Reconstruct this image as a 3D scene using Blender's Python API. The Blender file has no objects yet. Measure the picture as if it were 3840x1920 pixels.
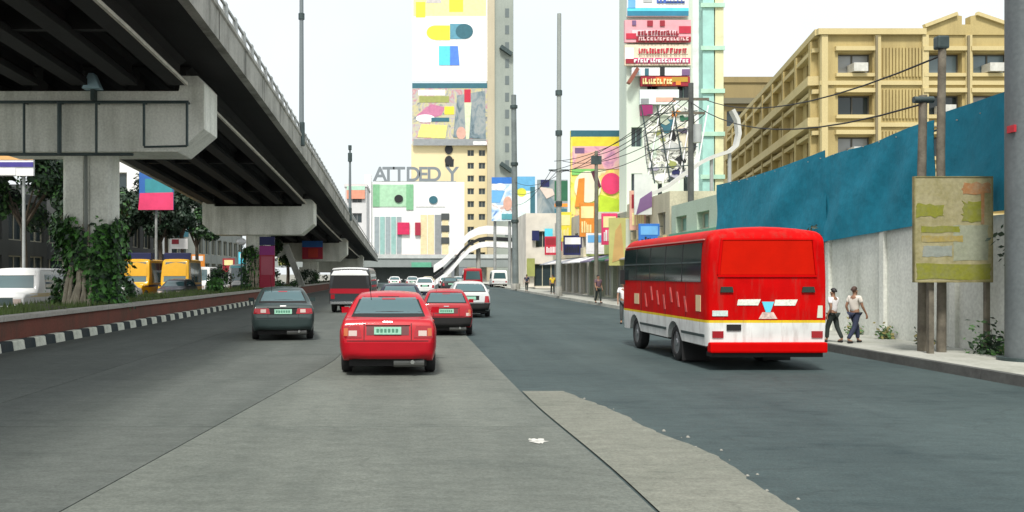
import bpy, bmesh, math, random
import numpy as np
from mathutils import Vector, Matrix
from mathutils.bvhtree import BVHTree
random.seed(7); np.random.seed(7)
R = math.radians
scene = bpy.context.scene
C = scene.collection

# ------------------------------------------------------------------ camera, sky, sun, exposure
F, VX, VY, EYE = 914.0, 410.0, 274.0, 1.75       # focal length and vanishing point in px of a 1024x512 frame, eye height in m
cam_d = bpy.data.cameras.new('camera'); cam = bpy.data.objects.new('camera', cam_d); C.objects.link(cam)
cam.location = (0, 0, EYE); cam.rotation_euler = (R(90), 0, 0)
cam_d.sensor_width = 36; cam_d.lens = 36 * F / 1024
cam_d.shift_x = (512 - VX) / 1024; cam_d.shift_y = (VY - 256) / 1024
cam_d.clip_end = 4000; cam_d.clip_start = 0.1
scene.camera = cam
SUN_EL, SUN_AZ = 57.0, 194.0                        # high hazy sun behind the camera
w = bpy.data.worlds.new('World'); scene.world = w; w.use_nodes = True
nt = w.node_tree; nt.nodes.clear()
sky = nt.nodes.new('ShaderNodeTexSky'); sky.sky_type = 'NISHITA'; sky.sun_disc = False
sky.sun_elevation = R(SUN_EL); sky.sun_rotation = R(SUN_AZ); sky.dust_density = 6; sky.air_density = 1.2; sky.ozone_density = 1
mixw = nt.nodes.new('ShaderNodeMix'); mixw.data_type = 'RGBA'; mixw.inputs['Factor'].default_value = 0.72
wtc = nt.nodes.new('ShaderNodeTexCoord'); wn = nt.nodes.new('ShaderNodeTexNoise'); wn.inputs['Scale'].default_value = 2.2; wn.inputs['Detail'].default_value = 5; wn.inputs['Roughness'].default_value = .55
wr = nt.nodes.new('ShaderNodeValToRGB'); wr.color_ramp.elements[0].position = .35; wr.color_ramp.elements[1].position = .62
wr.color_ramp.elements[0].color = (.91, .985, 1.0, 1); wr.color_ramp.elements[1].color = (1.0, 1.02, 1.02, 1)
wsc = nt.nodes.new('ShaderNodeVectorMath'); wsc.operation = 'SCALE'; wsc.inputs['Scale'].default_value = 9.6
nt.links.new(wtc.outputs['Generated'], wn.inputs['Vector']); nt.links.new(wn.outputs['Fac'], wr.inputs['Fac']); nt.links.new(wr.outputs['Color'], wsc.inputs[0])
nt.links.new(wsc.outputs[0], mixw.inputs['B'])     # thin bright overcast veil with faint tone
bg = nt.nodes.new('ShaderNodeBackground'); bg.inputs['Strength'].default_value = 0.1
wo = nt.nodes.new('ShaderNodeOutputWorld')
nt.links.new(sky.outputs[0], mixw.inputs['A']); nt.links.new(mixw.outputs['Result'], bg.inputs[0]); nt.links.new(bg.outputs[0], wo.inputs[0])
sd = bpy.data.lights.new('sun', 'SUN'); sd.energy = 3.0; sd.angle = R(9); sd.color = (1, 0.96, 0.9)
so = bpy.data.objects.new('sun', sd); C.objects.link(so)
az = R(SUN_AZ); el = R(SUN_EL)
sun_from = Vector((math.sin(az) * math.cos(el), math.cos(az) * math.cos(el), math.sin(el)))
so.rotation_euler = (-sun_from).to_track_quat('-Z', 'Y').to_euler(); so.location = (0, -20, 40)
scene.view_settings.view_transform = 'Standard'; scene.view_settings.look = 'None'
scene.view_settings.exposure = 0.45; scene.view_settings.gamma = 1
scene.render.engine = 'CYCLES'
scene.cycles.max_bounces = 6; scene.cycles.diffuse_bounces = 3; scene.cycles.glossy_bounces = 3
scene.cycles.transmission_bounces = 4; scene.cycles.transparent_max_bounces = 6

# ------------------------------------------------------------------ helpers
def PX(dx, Y): return (dx / 2.5156 - VX) * Y / F       # world X of a column of the photograph seen at distance Y
def PZ(dy, Y): return EYE - (dy / 2.5156 - VY) * Y / F

MATS = {}
def M(name, col, rough=.6, metal=0., var=.0, vs=2., bump=0., bs=30., spec=.5, coat=0., col2=None, dist=.02, det=6.):
    if name in MATS: return MATS[name]
    m = bpy.data.materials.new(name); m.use_nodes = True; MATS[name] = m
    nt = m.node_tree; b = nt.nodes['Principled BSDF']
    b.inputs['Base Color'].default_value = (*col, 1); b.inputs['Roughness'].default_value = rough
    b.inputs['Metallic'].default_value = metal; b.inputs['Specular IOR Level'].default_value = spec
    b.inputs['Coat Weight'].default_value = coat; b.inputs['Coat Roughness'].default_value = .08
    if var or col2 or bump: tc = nt.nodes.new('ShaderNodeTexCoord')
    if var or col2:
        n = nt.nodes.new('ShaderNodeTexNoise'); n.inputs['Scale'].default_value = vs; n.inputs['Detail'].default_value = det; n.inputs['Roughness'].default_value = .65
        r = nt.nodes.new('ShaderNodeValToRGB')
        a = tuple(max(0, c * (1 - var)) for c in col); z = col2 or tuple(min(1, c * (1 + var)) for c in col)
        r.color_ramp.elements[0].position = .32; r.color_ramp.elements[1].position = .68
        r.color_ramp.elements[0].color = (*a, 1); r.color_ramp.elements[1].color = (*z, 1)
        nt.links.new(tc.outputs['Object'], n.inputs['Vector']); nt.links.new(n.outputs['Fac'], r.inputs['Fac'])
        nt.links.new(r.outputs['Color'], b.inputs['Base Color'])
    if bump:
        n2 = nt.nodes.new('ShaderNodeTexNoise'); n2.inputs['Scale'].default_value = bs; n2.inputs['Detail'].default_value = 5
        bp = nt.nodes.new('ShaderNodeBump'); bp.inputs['Strength'].default_value = bump; bp.inputs['Distance'].default_value = dist
        nt.links.new(tc.outputs['Object'], n2.inputs['Vector']); nt.links.new(n2.outputs['Fac'], bp.inputs['Height'])
        nt.links.new(bp.outputs['Normal'], b.inputs['Normal'])
    return m

def weathered(name, col, stain=(.05, .05, .04), vs=.6, streak=True, amt=.5, rough=.85, bump=.3, grain=.12):
    """concrete or paint with large blotches, vertical run-off streaks and fine grain"""
    if name in MATS: return MATS[name]
    m = bpy.data.materials.new(name); m.use_nodes = True; MATS[name] = m
    nt = m.node_tree; N = nt.nodes.new; L = nt.links.new; b = nt.nodes['Principled BSDF']; b.inputs['Roughness'].default_value = rough
    tc = N('ShaderNodeTexCoord')
    mp = N('ShaderNodeMapping'); mp.inputs['Scale'].default_value = (1, 1, .12 if streak else 1); L(tc.outputs['Object'], mp.inputs['Vector'])
    n1 = N('ShaderNodeTexNoise'); n1.inputs['Scale'].default_value = vs * 3; n1.inputs['Detail'].default_value = 8; n1.inputs['Roughness'].default_value = .7
    L(mp.outputs[0], n1.inputs['Vector'])
    n2 = N('ShaderNodeTexNoise'); n2.inputs['Scale'].default_value = vs; n2.inputs['Detail'].default_value = 5; L(tc.outputs['Object'], n2.inputs['Vector'])
    mu = N('ShaderNodeMath'); mu.operation = 'MULTIPLY'; L(n1.outputs['Fac'], mu.inputs[0]); L(n2.outputs['Fac'], mu.inputs[1])
    rp = N('ShaderNodeValToRGB'); rp.color_ramp.elements[0].position = .2; rp.color_ramp.elements[1].position = .42
    rp.color_ramp.elements[0].color = (0, 0, 0, 1); rp.color_ramp.elements[1].color = (amt, amt, amt, 1); L(mu.outputs[0], rp.inputs['Fac'])
    mx = N('ShaderNodeMix'); mx.data_type = 'RGBA'; mx.inputs['A'].default_value = (*col, 1); mx.inputs['B'].default_value = (*stain, 1)
    L(rp.outputs['Color'], mx.inputs['Factor'])
    n3 = N('ShaderNodeTexNoise'); n3.inputs['Scale'].default_value = 14; n3.inputs['Detail'].default_value = 6; L(tc.outputs['Object'], n3.inputs['Vector'])
    hs = N('ShaderNodeMapRange'); hs.inputs['From Min'].default_value = .3; hs.inputs['From Max'].default_value = .7
    hs.inputs['To Min'].default_value = 1 - grain; hs.inputs['To Max'].default_value = 1 + grain; L(n3.outputs['Fac'], hs.inputs['Value'])
    vm = N('ShaderNodeVectorMath'); vm.operation = 'SCALE'; L(mx.outputs['Result'], vm.inputs[0]); L(hs.outputs[0], vm.inputs['Scale'])
    L(vm.outputs[0], b.inputs['Base Color'])
    bp = N('ShaderNodeBump'); bp.inputs['Strength'].default_value = bump; bp.inputs['Distance'].default_value = .01
    L(n3.outputs['Fac'], bp.inputs['Height']); L(bp.outputs['Normal'], b.inputs['Normal'])
    return m

def roadmat(name, col, dark, crack=.5, streak=.5, seed=0.):
    if name in MATS: return MATS[name]
    m = bpy.data.materials.new(name); m.use_nodes = True; MATS[name] = m
    nt = m.node_tree; N = nt.nodes.new; L = nt.links.new; b = nt.nodes['Principled BSDF']; b.inputs['Roughness'].default_value = .8; b.inputs['Specular IOR Level'].default_value = .3
    tc = N('ShaderNodeTexCoord')
    def noise(sc, det, rough, scale=(1, 1, 1), off=0.):
        mp = N('ShaderNodeMapping'); mp.inputs['Scale'].default_value = scale; mp.inputs['Location'].default_value = (seed+off, seed*2, 0); L(tc.outputs['Object'], mp.inputs['Vector'])
        n = N('ShaderNodeTexNoise'); n.inputs['Scale'].default_value = sc; n.inputs['Detail'].default_value = det; n.inputs['Roughness'].default_value = rough; L(mp.outputs[0], n.inputs['Vector']); return n
    def rng(src, a, b_, c, d):
        r = N('ShaderNodeMapRange'); r.inputs['From Min'].default_value = a; r.inputs['From Max'].default_value = b_; r.inputs['To Min'].default_value = c; r.inputs['To Max'].default_value = d; L(src, r.inputs['Value']); return r.outputs[0]
    def mul(a, b_):
        q = N('ShaderNodeMath'); q.operation = 'MULTIPLY'; L(a, q.inputs[0]); L(b_, q.inputs[1]); return q.outputs[0]
    big = rng(noise(.35, 5, .6).outputs['Fac'], .35, .65, 0, 1)
    lane = rng(noise(1.0, 4, .6, (1.1, .05, 1), 7).outputs['Fac'], .35, .68, 0, 1)
    blot = rng(noise(1.7, 7, .7, (.55, 1.3, 1), 3).outputs['Fac'], .52, .72, 0, 1)
    f = N('ShaderNodeMath'); f.operation = 'MULTIPLY_ADD'; L(lane, f.inputs[0]); f.inputs[1].default_value = streak; L(mul(big, rng(blot, 0, 1, .35, 1.0)), f.inputs[2]); f.use_clamp = True
    mx = N('ShaderNodeMix'); mx.data_type = 'RGBA'; mx.inputs['A'].default_value = (*col, 1); mx.inputs['B'].default_value = (*dark, 1); L(f.outputs[0], mx.inputs['Factor'])
    grain = rng(noise(38, 4, .7).outputs['Fac'], .3, .7, .74, 1.26); mid = rng(noise(4, 7, .75, (.7, 1.6, 1), 11).outputs['Fac'], .3, .7, .8, 1.2)
    dn = noise(2.2, 3, .6); va = N('ShaderNodeVectorMath'); va.operation = 'MULTIPLY_ADD'; L(dn.outputs['Color'], va.inputs[0]); va.inputs[1].default_value = (.5, .5, 0); L(tc.outputs['Object'], va.inputs[2])
    vo = N('ShaderNodeTexVoronoi'); vo.feature = 'DISTANCE_TO_EDGE'; vo.inputs['Scale'].default_value = .33; L(va.outputs[0], vo.inputs['Vector'])
    cr = rng(vo.outputs['Distance'], .002, .008, 1 - .75*crack, 1); msk = rng(noise(.3, 2, .5, (1, 1, 1), 21).outputs['Fac'], .47, .53, 0, 1)
    cm = N('ShaderNodeMix'); L(msk, cm.inputs['Factor']); cm.inputs['A'].default_value = 1; L(cr, cm.inputs['B'])
    vm = N('ShaderNodeVectorMath'); vm.operation = 'SCALE'; L(mx.outputs['Result'], vm.inputs[0]); L(mul(mul(grain, mid), cm.outputs['Result']), vm.inputs['Scale']); L(vm.outputs[0], b.inputs['Base Color'])
    bp = N('ShaderNodeBump'); bp.inputs['Strength'].default_value = .35; bp.inputs['Distance'].default_value = .008; L(grain, bp.inputs['Height']); L(bp.outputs['Normal'], b.inputs['Normal'])
    return m

def printmat(name, cols, scale=.6, stretch=(1, 1, 1), dist=1.2, seed=0.):
    if name in MATS: return MATS[name]
    m = bpy.data.materials.new(name); m.use_nodes = True; MATS[name] = m
    nt = m.node_tree; N = nt.nodes.new; L = nt.links.new; b = nt.nodes['Principled BSDF']; b.inputs['Roughness'].default_value = .55
    tc = N('ShaderNodeTexCoord'); mp = N('ShaderNodeMapping'); mp.inputs['Scale'].default_value = stretch; mp.inputs['Location'].default_value = (seed, seed, seed); L(tc.outputs['Object'], mp.inputs['Vector'])
    n = N('ShaderNodeTexNoise'); n.inputs['Scale'].default_value = scale; n.inputs['Detail'].default_value = 3.5; n.inputs['Roughness'].default_value = .6; n.inputs['Distortion'].default_value = dist; L(mp.outputs[0], n.inputs['Vector'])
    rp = N('ShaderNodeValToRGB'); e = rp.color_ramp.elements; k = len(cols)
    for i, c in enumerate(cols):
        p = .3 + .4*i/(k-1)
        if i == 0: q = e[0]; q.position = p
        elif i == k-1: q = e[len(e)-1]; q.position = p
        else: q = e.new(p)
        q.color = (*c, 1)
    L(n.outputs['Fac'], rp.inputs['Fac']); L(rp.outputs['Color'], b.inputs['Base Color'])
    return m

def chain(o):
    m = Matrix.Identity(4)
    while o is not None: m = o.matrix_basis @ m; o = o.parent
    return m

class MB:
    def __init__(s): s.v = []; s.f = []; s.m = []; s.cur = 0
    def add(s, vs, fs):
        k = len(s.v); s.v += [tuple(p) for p in vs]; s.f += [tuple(i + k for i in f) for f in fs]; s.m += [s.cur] * len(fs); return s
    def box(s, x0, x1, y0, y1, z0, z1):
        return s.add([(x0,y0,z0),(x1,y0,z0),(x1,y1,z0),(x0,y1,z0),(x0,y0,z1),(x1,y0,z1),(x1,y1,z1),(x0,y1,z1)],
                     [(0,3,2,1),(4,5,6,7),(0,1,5,4),(1,2,6,5),(2,3,7,6),(3,0,4,7)])
    def hexa(s, lo, hi):        # two quads of 4 points each, counter-clockwise from above
        return s.add(list(lo) + list(hi), [(0,3,2,1),(4,5,6,7),(0,1,5,4),(1,2,6,5),(2,3,7,6),(3,0,4,7)])
    def bar(s, p0, p1, wx, wy=None):
        p0 = Vector(p0); p1 = Vector(p1); d = (p1 - p0); q = d.to_track_quat('Z', 'Y'); wy = wy or wx
        a = [(-wx/2,-wy/2),(wx/2,-wy/2),(wx/2,wy/2),(-wx/2,wy/2)]
        return s.hexa([p0 + q @ Vector((x, y, 0)) for x, y in a], [p1 + q @ Vector((x, y, 0)) for x, y in a])
    def cyl(s, p0, p1, r0, r1=None, n=14, cap=True):
        p0 = Vector(p0); p1 = Vector(p1); r1 = r0 if r1 is None else r1; q = (p1 - p0).to_track_quat('Z', 'Y')
        c = [(math.cos(2*math.pi*i/n), math.sin(2*math.pi*i/n)) for i in range(n)]
        vs = [p0 + q @ Vector((r0*x, r0*y, 0)) for x, y in c] + [p1 + q @ Vector((r1*x, r1*y, 0)) for x, y in c]
        fs = [(i, (i+1) % n, n + (i+1) % n, n + i) for i in range(n)]
        if cap: fs += [tuple(range(n))[::-1], tuple(range(n, 2*n))]
        return s.add(vs, fs)
    def tube(s, pts, r, n=8):
        pts = [Vector(p) for p in pts]; k = len(pts); rings = []
        q = None
        for i, p in enumerate(pts):
            d = (pts[min(i+1, k-1)] - pts[max(i-1, 0)]).normalized()
            q = d.to_track_quat('Z', 'Y') if q is None else (q @ Vector((0, 0, 1))).rotation_difference(d) @ q
            rr = r[i] if isinstance(r, (list, tuple)) else r
            rings.append([p + q @ Vector((rr*math.cos(2*math.pi*j/n), rr*math.sin(2*math.pi*j/n), 0)) for j in range(n)])
        vs = [v for g in rings for v in g]
        fs = [(i*n+j, i*n+(j+1) % n, (i+1)*n+(j+1) % n, (i+1)*n+j) for i in range(k-1) for j in range(n)]
        fs += [tuple(range(n))[::-1], tuple(range((k-1)*n, k*n))]
        return s.add(vs, fs)
    def prism(s, poly, axis, a, b):      # poly of 2-D points in the plane square to axis
        def P(p, t): return {'x': (t, p[0], p[1]), 'y': (p[0], t, p[1]), 'z': (p[0], p[1], t)}[axis]
        n = len(poly); ar = sum(poly[i][0]*poly[(i+1)%n][1] - poly[(i+1)%n][0]*poly[i][1] for i in range(n))
        flip = (ar > 0) != (axis == 'y')
        lo = [P(p, a) for p in poly]; hi = [P(p, b) for p in poly]
        fs = [tuple(range(n))[::-1], tuple(range(n, 2*n))] + [(i, (i+1) % n, n+(i+1) % n, n+i) for i in range(n)]
        if (not flip) != (a > b): fs = [f[::-1] for f in fs]
        return s.add(lo + hi, fs)
    def loft(s, rings, caps=True, closed=True):
        n = len(rings[0]); vs = [p for r in rings for p in r]
        fs = []
        for i in range(len(rings)-1):
            for j in range(n if closed else n-1):
                fs.append((i*n+j, i*n+(j+1) % n, (i+1)*n+(j+1) % n, (i+1)*n+j))
        if caps: fs += [tuple(range(n))[::-1], tuple(range((len(rings)-1)*n, len(rings)*n))]
        return s.add(vs, fs)
    def build(s, name, mat, parent=None, smooth=None, bevel=0, world=False, solid=0):
        me = bpy.data.meshes.new(name)
        vs = s.v
        if world and parent is not None:
            inv = chain(parent).inverted(); vs = [tuple(inv @ Vector(p)) for p in vs]
        me.from_pydata(vs, [], s.f)
        for mm in (mat if isinstance(mat, (list, tuple)) else [mat]): me.materials.append(mm)
        if any(s.m): me.polygons.foreach_set('material_index', s.m)
        bm = bmesh.new(); bm.from_mesh(me); bmesh.ops.recalc_face_normals(bm, faces=bm.faces)
        if bevel:
            es = [e for e in bm.edges if len(e.link_faces) == 2 and e.calc_face_angle(0) > .6]
            bmesh.ops.bevel(bm, geom=es, offset=bevel, segments=2, affect='EDGES', profile=.6)
        bm.to_mesh(me); bm.free()
        if smooth is not None:
            me.polygons.foreach_set('use_smooth', [True] * len(me.polygons)); me.set_sharp_from_angle(angle=R(smooth))
        o = bpy.data.objects.new(name, me); C.objects.link(o); o.parent = parent
        return o

def tag(o, label, cat, group=None):
    o['label'] = label; o['category'] = cat
    if group: o['group'] = group
    return o
def thing(name, label, cat, loc=(0,0,0), rz=0, group=None):
    o = bpy.data.objects.new(name, None); C.objects.link(o); o.location = loc; o.rotation_euler = (0, 0, rz); o.empty_display_size = .2
    return tag(o, label, cat, group)
def struct(o, label=None):
    o['kind'] = 'structure'
    if label: o['label'] = label
    return o
def clone(o, parent=None):
    c = o.copy(); C.objects.link(c); c.parent = parent
    for ch in o.children: clone(ch, c)
    return c
def share(o, name, parent, loc, rot=None, scale=None):       # another piece on the same mesh
    c = bpy.data.objects.new(name, o.data); C.objects.link(c); c.parent = parent; c.location = loc
    if rot: c.rotation_euler = rot
    if scale: c.scale = scale
    return c

def pchip(pts):
    xs = np.array([p[0] for p in pts], float); ys = np.array([p[1] for p in pts], float)
    h = np.diff(xs); d = np.diff(ys) / h; m = np.zeros(len(xs)); m[0] = d[0]; m[-1] = d[-1]
    for i in range(1, len(xs)-1):
        m[i] = 0 if d[i-1]*d[i] <= 0 else 2*d[i-1]*d[i]/(d[i-1]+d[i])
    def f(x):
        x = min(max(x, xs[0]), xs[-1]); i = min(int(np.searchsorted(xs, x, 'right')) - 1, len(h)-1); i = max(i, 0)
        t = (x - xs[i]) / h[i]
        return float((2*t**3-3*t**2+1)*ys[i] + (t**3-2*t**2+t)*h[i]*m[i] + (-2*t**3+3*t**2)*ys[i+1] + (t**3-t**2)*h[i]*m[i+1])
    return f

# ------------------------------------------------------------------ materials
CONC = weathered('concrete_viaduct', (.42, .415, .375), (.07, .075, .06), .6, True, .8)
CONC_DK = weathered('concrete_shade_dark', (.02, .02, .021), (.01, .01, .01), .5, True, .6)  # shade under the flyover deepened in the base colour
CONC_P = weathered('concrete_pier', (.86, .87, .79), (.3, .31, .24), .6, True, .55)
WALLC = weathered('wall_plaster', (.72, .74, .68), (.2, .22, .16), .35, True, .5)
SLAB_C = weathered('slab_pale', (.2, .208, .172), (.1, .108, .09), .5, False, .75, .8, .3, .14)
SLAB_L = roadmat('slab_grey', (.075, .088, .08), (.042, .052, .047), .4, .4, 4.)
ASPH = roadmat('asphalt_right', (.054, .078, .078), (.016, .03, .033), .2, .3)
KERBD = weathered('kerb_dark', (.075, .08, .075), (.03, .03, .03), 1.2, False, .6)
WALK = weathered('sidewalk_concrete', (.36, .365, .325), (.15, .16, .12), .5, False, .7)
EARTH = M('earth', (.12, .1, .07), .95, var=.4, vs=1.5, bump=.5)
STEEL = M('galvanised', (.36, .38, .37), .5, .3, var=.2, vs=1)
STEELDK = M('dark_steel', (.05, .075, .075), .5, .3, var=.3)
WOOD = M('old_wood', (.14, .125, .095), .85, var=.4, vs=3, bump=.4)
BLACK = M('rubber', (.012, .012, .013), .75)
TYRE = M('tyre', (.018, .018, .019), .8)
RIM = M('rim', (.35, .36, .37), .35, .8)
CHROME = M('chrome', (.7, .7, .7), .18, 1)
UNDER = M('underbody', (.012, .012, .012), .9)
GLASS = M('car_glass', (.05, .105, .115), .05, spec=1.0)
GLASSB = M('bus_glass', (.015, .03, .03), .08, spec=.6)
BGLASS = M('window_glass', (.03, .045, .05), .08, spec=.6)
LAMP_R = M('tail_red', (.3, .008, .015), .15, spec=.6)
LAMP_W = M('lamp_clear', (.5, .4, .36), .15)
LAMP_O = M('lamp_amber', (.42, .1, .03), .2)
WHITE = M('white_paint', (.8, .8, .78), .5, var=.06, vs=2)
PLATE = M('plate_green', (.22, .45, .33), .4, var=.15, vs=14)
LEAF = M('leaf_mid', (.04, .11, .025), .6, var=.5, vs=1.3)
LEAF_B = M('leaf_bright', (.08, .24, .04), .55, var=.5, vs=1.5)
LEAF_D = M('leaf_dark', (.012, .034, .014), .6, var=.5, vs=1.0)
BARK = M('bark', (.09, .07, .05), .9, var=.4, vs=6, bump=.5)

def flat(name, col, rough=.55): return M('paint_' + name, col, rough, var=.12, vs=1.2)

# ------------------------------------------------------------------ ground, road, kerbs
g = MB().add([(-1500,-300,-.02),(1500,-300,-.02),(1500,3000,-.02),(-1500,3000,-.02)], [(0,1,2,3)]).build('ground', M('ground_dust', (.2, .2, .17), .95, var=.25, vs=.05))
struct(g, 'dusty grey ground around the road')
kerbR = pchip([(-20, 9.6), (12, 9.5), (20, 9.45), (36, 10.15), (60, 10.6), (99, 11.2), (150, 12), (300, 13)])
ysl = [-12 + i*2 for i in range(110)]
rd = MB()
rd.add([(-9.0, y, 0.0) for y in ysl] + [(kerbR(y), y, 0.0) for y in ysl], [(i, len(ysl)+i, len(ysl)+i+1, i+1) for i in range(len(ysl)-1)])
road = rd.build('road', ASPH); struct(road, 'grey city road with pale concrete lanes and dark asphalt on the right')
# concrete lane slabs laid proud of the asphalt, with open joints
jl = lambda y: -2.55 + (y-6.8)*.09 if y < 18 else -1.54 + min(y-18, 10)*.02
jr = pchip([(-12, 1.85), (7.3, 1.8), (12.6, 1.65), (25, 1.6), (60, 1.6), (220, 1.6)])
def slab(y0, y1, xa, xb, mat, z=.012, name='concrete_slab'):
    b = MB(); n = 4; j = .007
    ys = [y0 + j + (y1-y0-2*j)*i/n for i in range(n+1)]
    A = [(xa(y)+j, y, z) for y in ys]; B = [(xb(y)-j, y, z) for y in ys]; k = n+1
    A0 = [(p[0], p[1], .001) for p in A]; B0 = [(p[0], p[1], .001) for p in B]
    b.add(A + B + A0 + B0, [(i, k+i, k+i+1, i+1) for i in range(n)] + [(2*k+i, i, i+1, 2*k+i+1) for i in range(n)] + [(k+i, 3*k+i, 3*k+i+1, k+i+1) for i in range(n)]
          + [(0, 2*k, 3*k, k), (n, k+n, 3*k+n, 2*k+n)])
    return b.build(name, mat, road)
tones = [roadmat('slab_pale_%d' % i, tuple(c*t for c in (.142, .156, .136)), (.082, .094, .083), .14, .5, 3.*i) for i, t in enumerate((.96, 1.03, 1.0))]
tonel = [roadmat('slab_grey_%d' % i, tuple(c*t for c in (.105, .117, .106)), (.058, .069, .062), .14, .45, 5.+2*i) for i, t in enumerate((.95, 1.04, 1.0))]
y = -8.0; k = 0
while y < 110:
    L = 4.6 if y < 40 else 9.2
    slab(y, y+L, jl, jr, tones[k % 3])
    slab(y, y+L, lambda q: -5.5, jl, tonel[k % 3]); slab(y, y+L, lambda q: -8.95, lambda q: -5.5, tonel[(k+1) % 3])
    y += L; k += 1
# pale concrete strip with a ragged asphalt edge
edge = pchip([(-6, 2.9), (5, 2.85), (6.7, 2.85), (8.7, 2.9), (10.2, 2.72), (12.2, 2.5), (13.6, 2.28)])
ey = [-6 + i*.12 for i in range(164)]; b = MB()
re = [edge(q) + random.uniform(-.022, .022) + .025*math.sin(q*2.3) for q in ey]; kk = len(ey)
b.add([(jr(q)+.02, q, .016) for q in ey] + [(re[i], ey[i], .016) for i in range(kk)] + [(re[i]+.03, ey[i], .001) for i in range(kk)],
      [(i, kk+i, kk+i+1, i+1) for i in range(kk-1)] + [(kk+i, 2*kk+i, 2*kk+i+1, kk+i+1) for i in range(kk-1)])
b.build('concrete_strip', roadmat('strip_pale', (.185, .19, .158), (.11, .12, .098), .2, .35, 9.), road)
# worn white paint dab and patches on the asphalt
def blob(x, y, rx, ry, z, mat, name, parent=None, n=14, jag=.25):
    p = [(x + rx*math.cos(2*math.pi*i/n)*(1+random.uniform(-jag, jag)), y + ry*math.sin(2*math.pi*i/n)*(1+random.uniform(-jag, jag)), z) for i in range(n)]
    return MB().add(p, [tuple(range(n))]).build(name, mat, parent)
blob(1.33, 9.5, .08, .13, .018, M('worn_white', (.5, .5, .46), .8, var=.3, vs=14), 'paint_mark', road, 30, .45)
rub = MB()
for i in range(12):
    q = random.uniform(6.2, 13); x = edge(q) + abs(random.gauss(0, .2))
    s = random.uniform(.006, .02); rub.hexa([(x-s, q-s, .002), (x+s, q-s*.8, .002), (x+s*.9, q+s, .002), (x-s, q+s, .002)], [(x-s*.5, q-s*.5, s), (x+s*.5, q-s*.5, s*.9), (x+s*.5, q+s*.5, s), (x-s*.5, q+s*.4, s*1.1)])
st = rub.build('loose_stones', M('stone_bits', (.26, .26, .23), .9)); st['kind'] = 'stuff'; st['label'] = 'pale loose stones along the broken asphalt edge'; st['category'] = 'stones'
# right-hand sidewalk and dark kerb
sw = MB(); wl = [-10 + i*3 for i in range(74)]
outer = lambda y: 11.95 if y < 35 else 13.2 if y < 110 else 15
sw.add([(kerbR(y)+.16, y, .15) for y in wl] + [(outer(y)+.3, y, .15) for y in wl], [(i, len(wl)+i, len(wl)+i+1, i+1) for i in range(len(wl)-1)])
struct(sw.build('sidewalk', WALK), 'pale dusty sidewalk beside the concrete wall')
kb = thing('kerb', 'low dark kerb stones along the right hand sidewalk', 'kerb', (9.5, 10, 0))
for i in range(90):
    y0 = 2 + i*1.2
    y1 = y0 + 1.185
    x0, x1 = kerbR(y0), kerbR(y1)
    MB().hexa([(x0, y0, 0), (x0+.17, y0, 0), (x1+.17, y1, 0), (x1, y1, 0)], [(x0+.02, y0, .165), (x0+.17, y0, .165), (x1+.17, y1, .165), (x1+.02, y1, .165)]).build('kerb_stone', KERBD if i < 26 else WALK, kb, world=True)

# ------------------------------------------------------------------ median: chequered kerb, red-brown planter wall, earth and grass
kb2 = thing('kerb', 'kerb of alternating black and white painted blocks below the red-brown median wall', 'kerb', (-9, 20, 0))
KW = weathered('kerb_white', (.68, .7, .6), (.25, .27, .2), 1.5, False, .45); KB = weathered('kerb_black', (.018, .03, .035), (.06, .06, .05), 1.5, False, .4)
KG = weathered('kerb_plain', (.3, .3, .27), (.15, .15, .12), 1, False, .5)
mw = mk = None
for i in range(96):
    y0 = 9.0 + i*.62
    col = (KW if i % 2 else KB)
    b = MB().prism([(-9.24, 0), (-9.0, 0), (-9.03, .2), (-9.06, .225), (-9.24, .225)], 'y', 0, .612)
    if i < 2:
        o = b.build('kerb_stone', col, kb2); o.location = (-9 + 18 - 9, y0 - 20, 0); o.location = (9, y0-20, 0)
        if i == 0: mk = o
        else: mw = o
    else: share(mw if i % 2 else mk, 'kerb_stone', kb2, (9, y0-20, 0))
pw = thing('planter_wall', 'low red-brown wall with pale coping holding the grassy median', 'wall', (-9.3, 20, 0))
BRICKR = weathered('red_brown_paint', (.17, .05, .032), (.06, .045, .03), 1.0, True, .7)
MB().box(-9.55, -9.3, 4, 150, 0, .66).build('wall', BRICKR, pw, world=True)
COP = weathered('coping', (.42, .4, .36), (.2, .19, .15), 1, False, .6)
c0 = None
for i in range(60):
    if c0 is None: c0 = MB().box(-.19, .19, 0, 2.38, 0, .12).build('coping_stone', COP, pw, bevel=.015); c0.location = (-.12, 4-20, .66)
    else: share(c0, 'coping_stone', pw, (-.12, 4 + i*2.4 - 20, .66))
MB().box(-13.1, -12.85, 4, 150, 0, .6).build('wall', BRICKR, pw, world=True)
md = MB(); my = [4 + i*1.5 for i in range(98)]; mxs = [-12.85, -12, -11.2, -10.4, -9.55]
md.add([(x, y, .66 + (.12*math.sin(y*1.3+x*2) + .06 if -12.8 < x < -9.6 else 0)) for x in mxs for y in my],
       [(a*len(my)+i, (a+1)*len(my)+i, (a+1)*len(my)+i+1, a*len(my)+i+1) for a in range(4) for i in range(len(my)-1)])
struct(md.build('median', M('median_soil', (.1, .085, .05), .95, var=.4, vs=2, bump=.5, col2=(.07, .1, .03)), smooth=80), 'earth and turf strip between the two carriageways')
gr = MB()
for i in range(9000):
    y = 17 + (random.random()**1.5)*60; x = random.uniform(-12.7, -9.62); h = random.uniform(.06, .2) * (1.4 if random.random() < .15 else 1)
    a = random.uniform(0, 6.28); dx, dy = .03*math.cos(a), .03*math.sin(a); lx, ly = random.uniform(-.07, .07), random.uniform(-.07, .07)
    gr.add([(x-dx, y-dy, .62), (x+dx, y+dy, .62), (x+lx, y+ly, .74+h)], [(0, 1, 2)])
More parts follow.
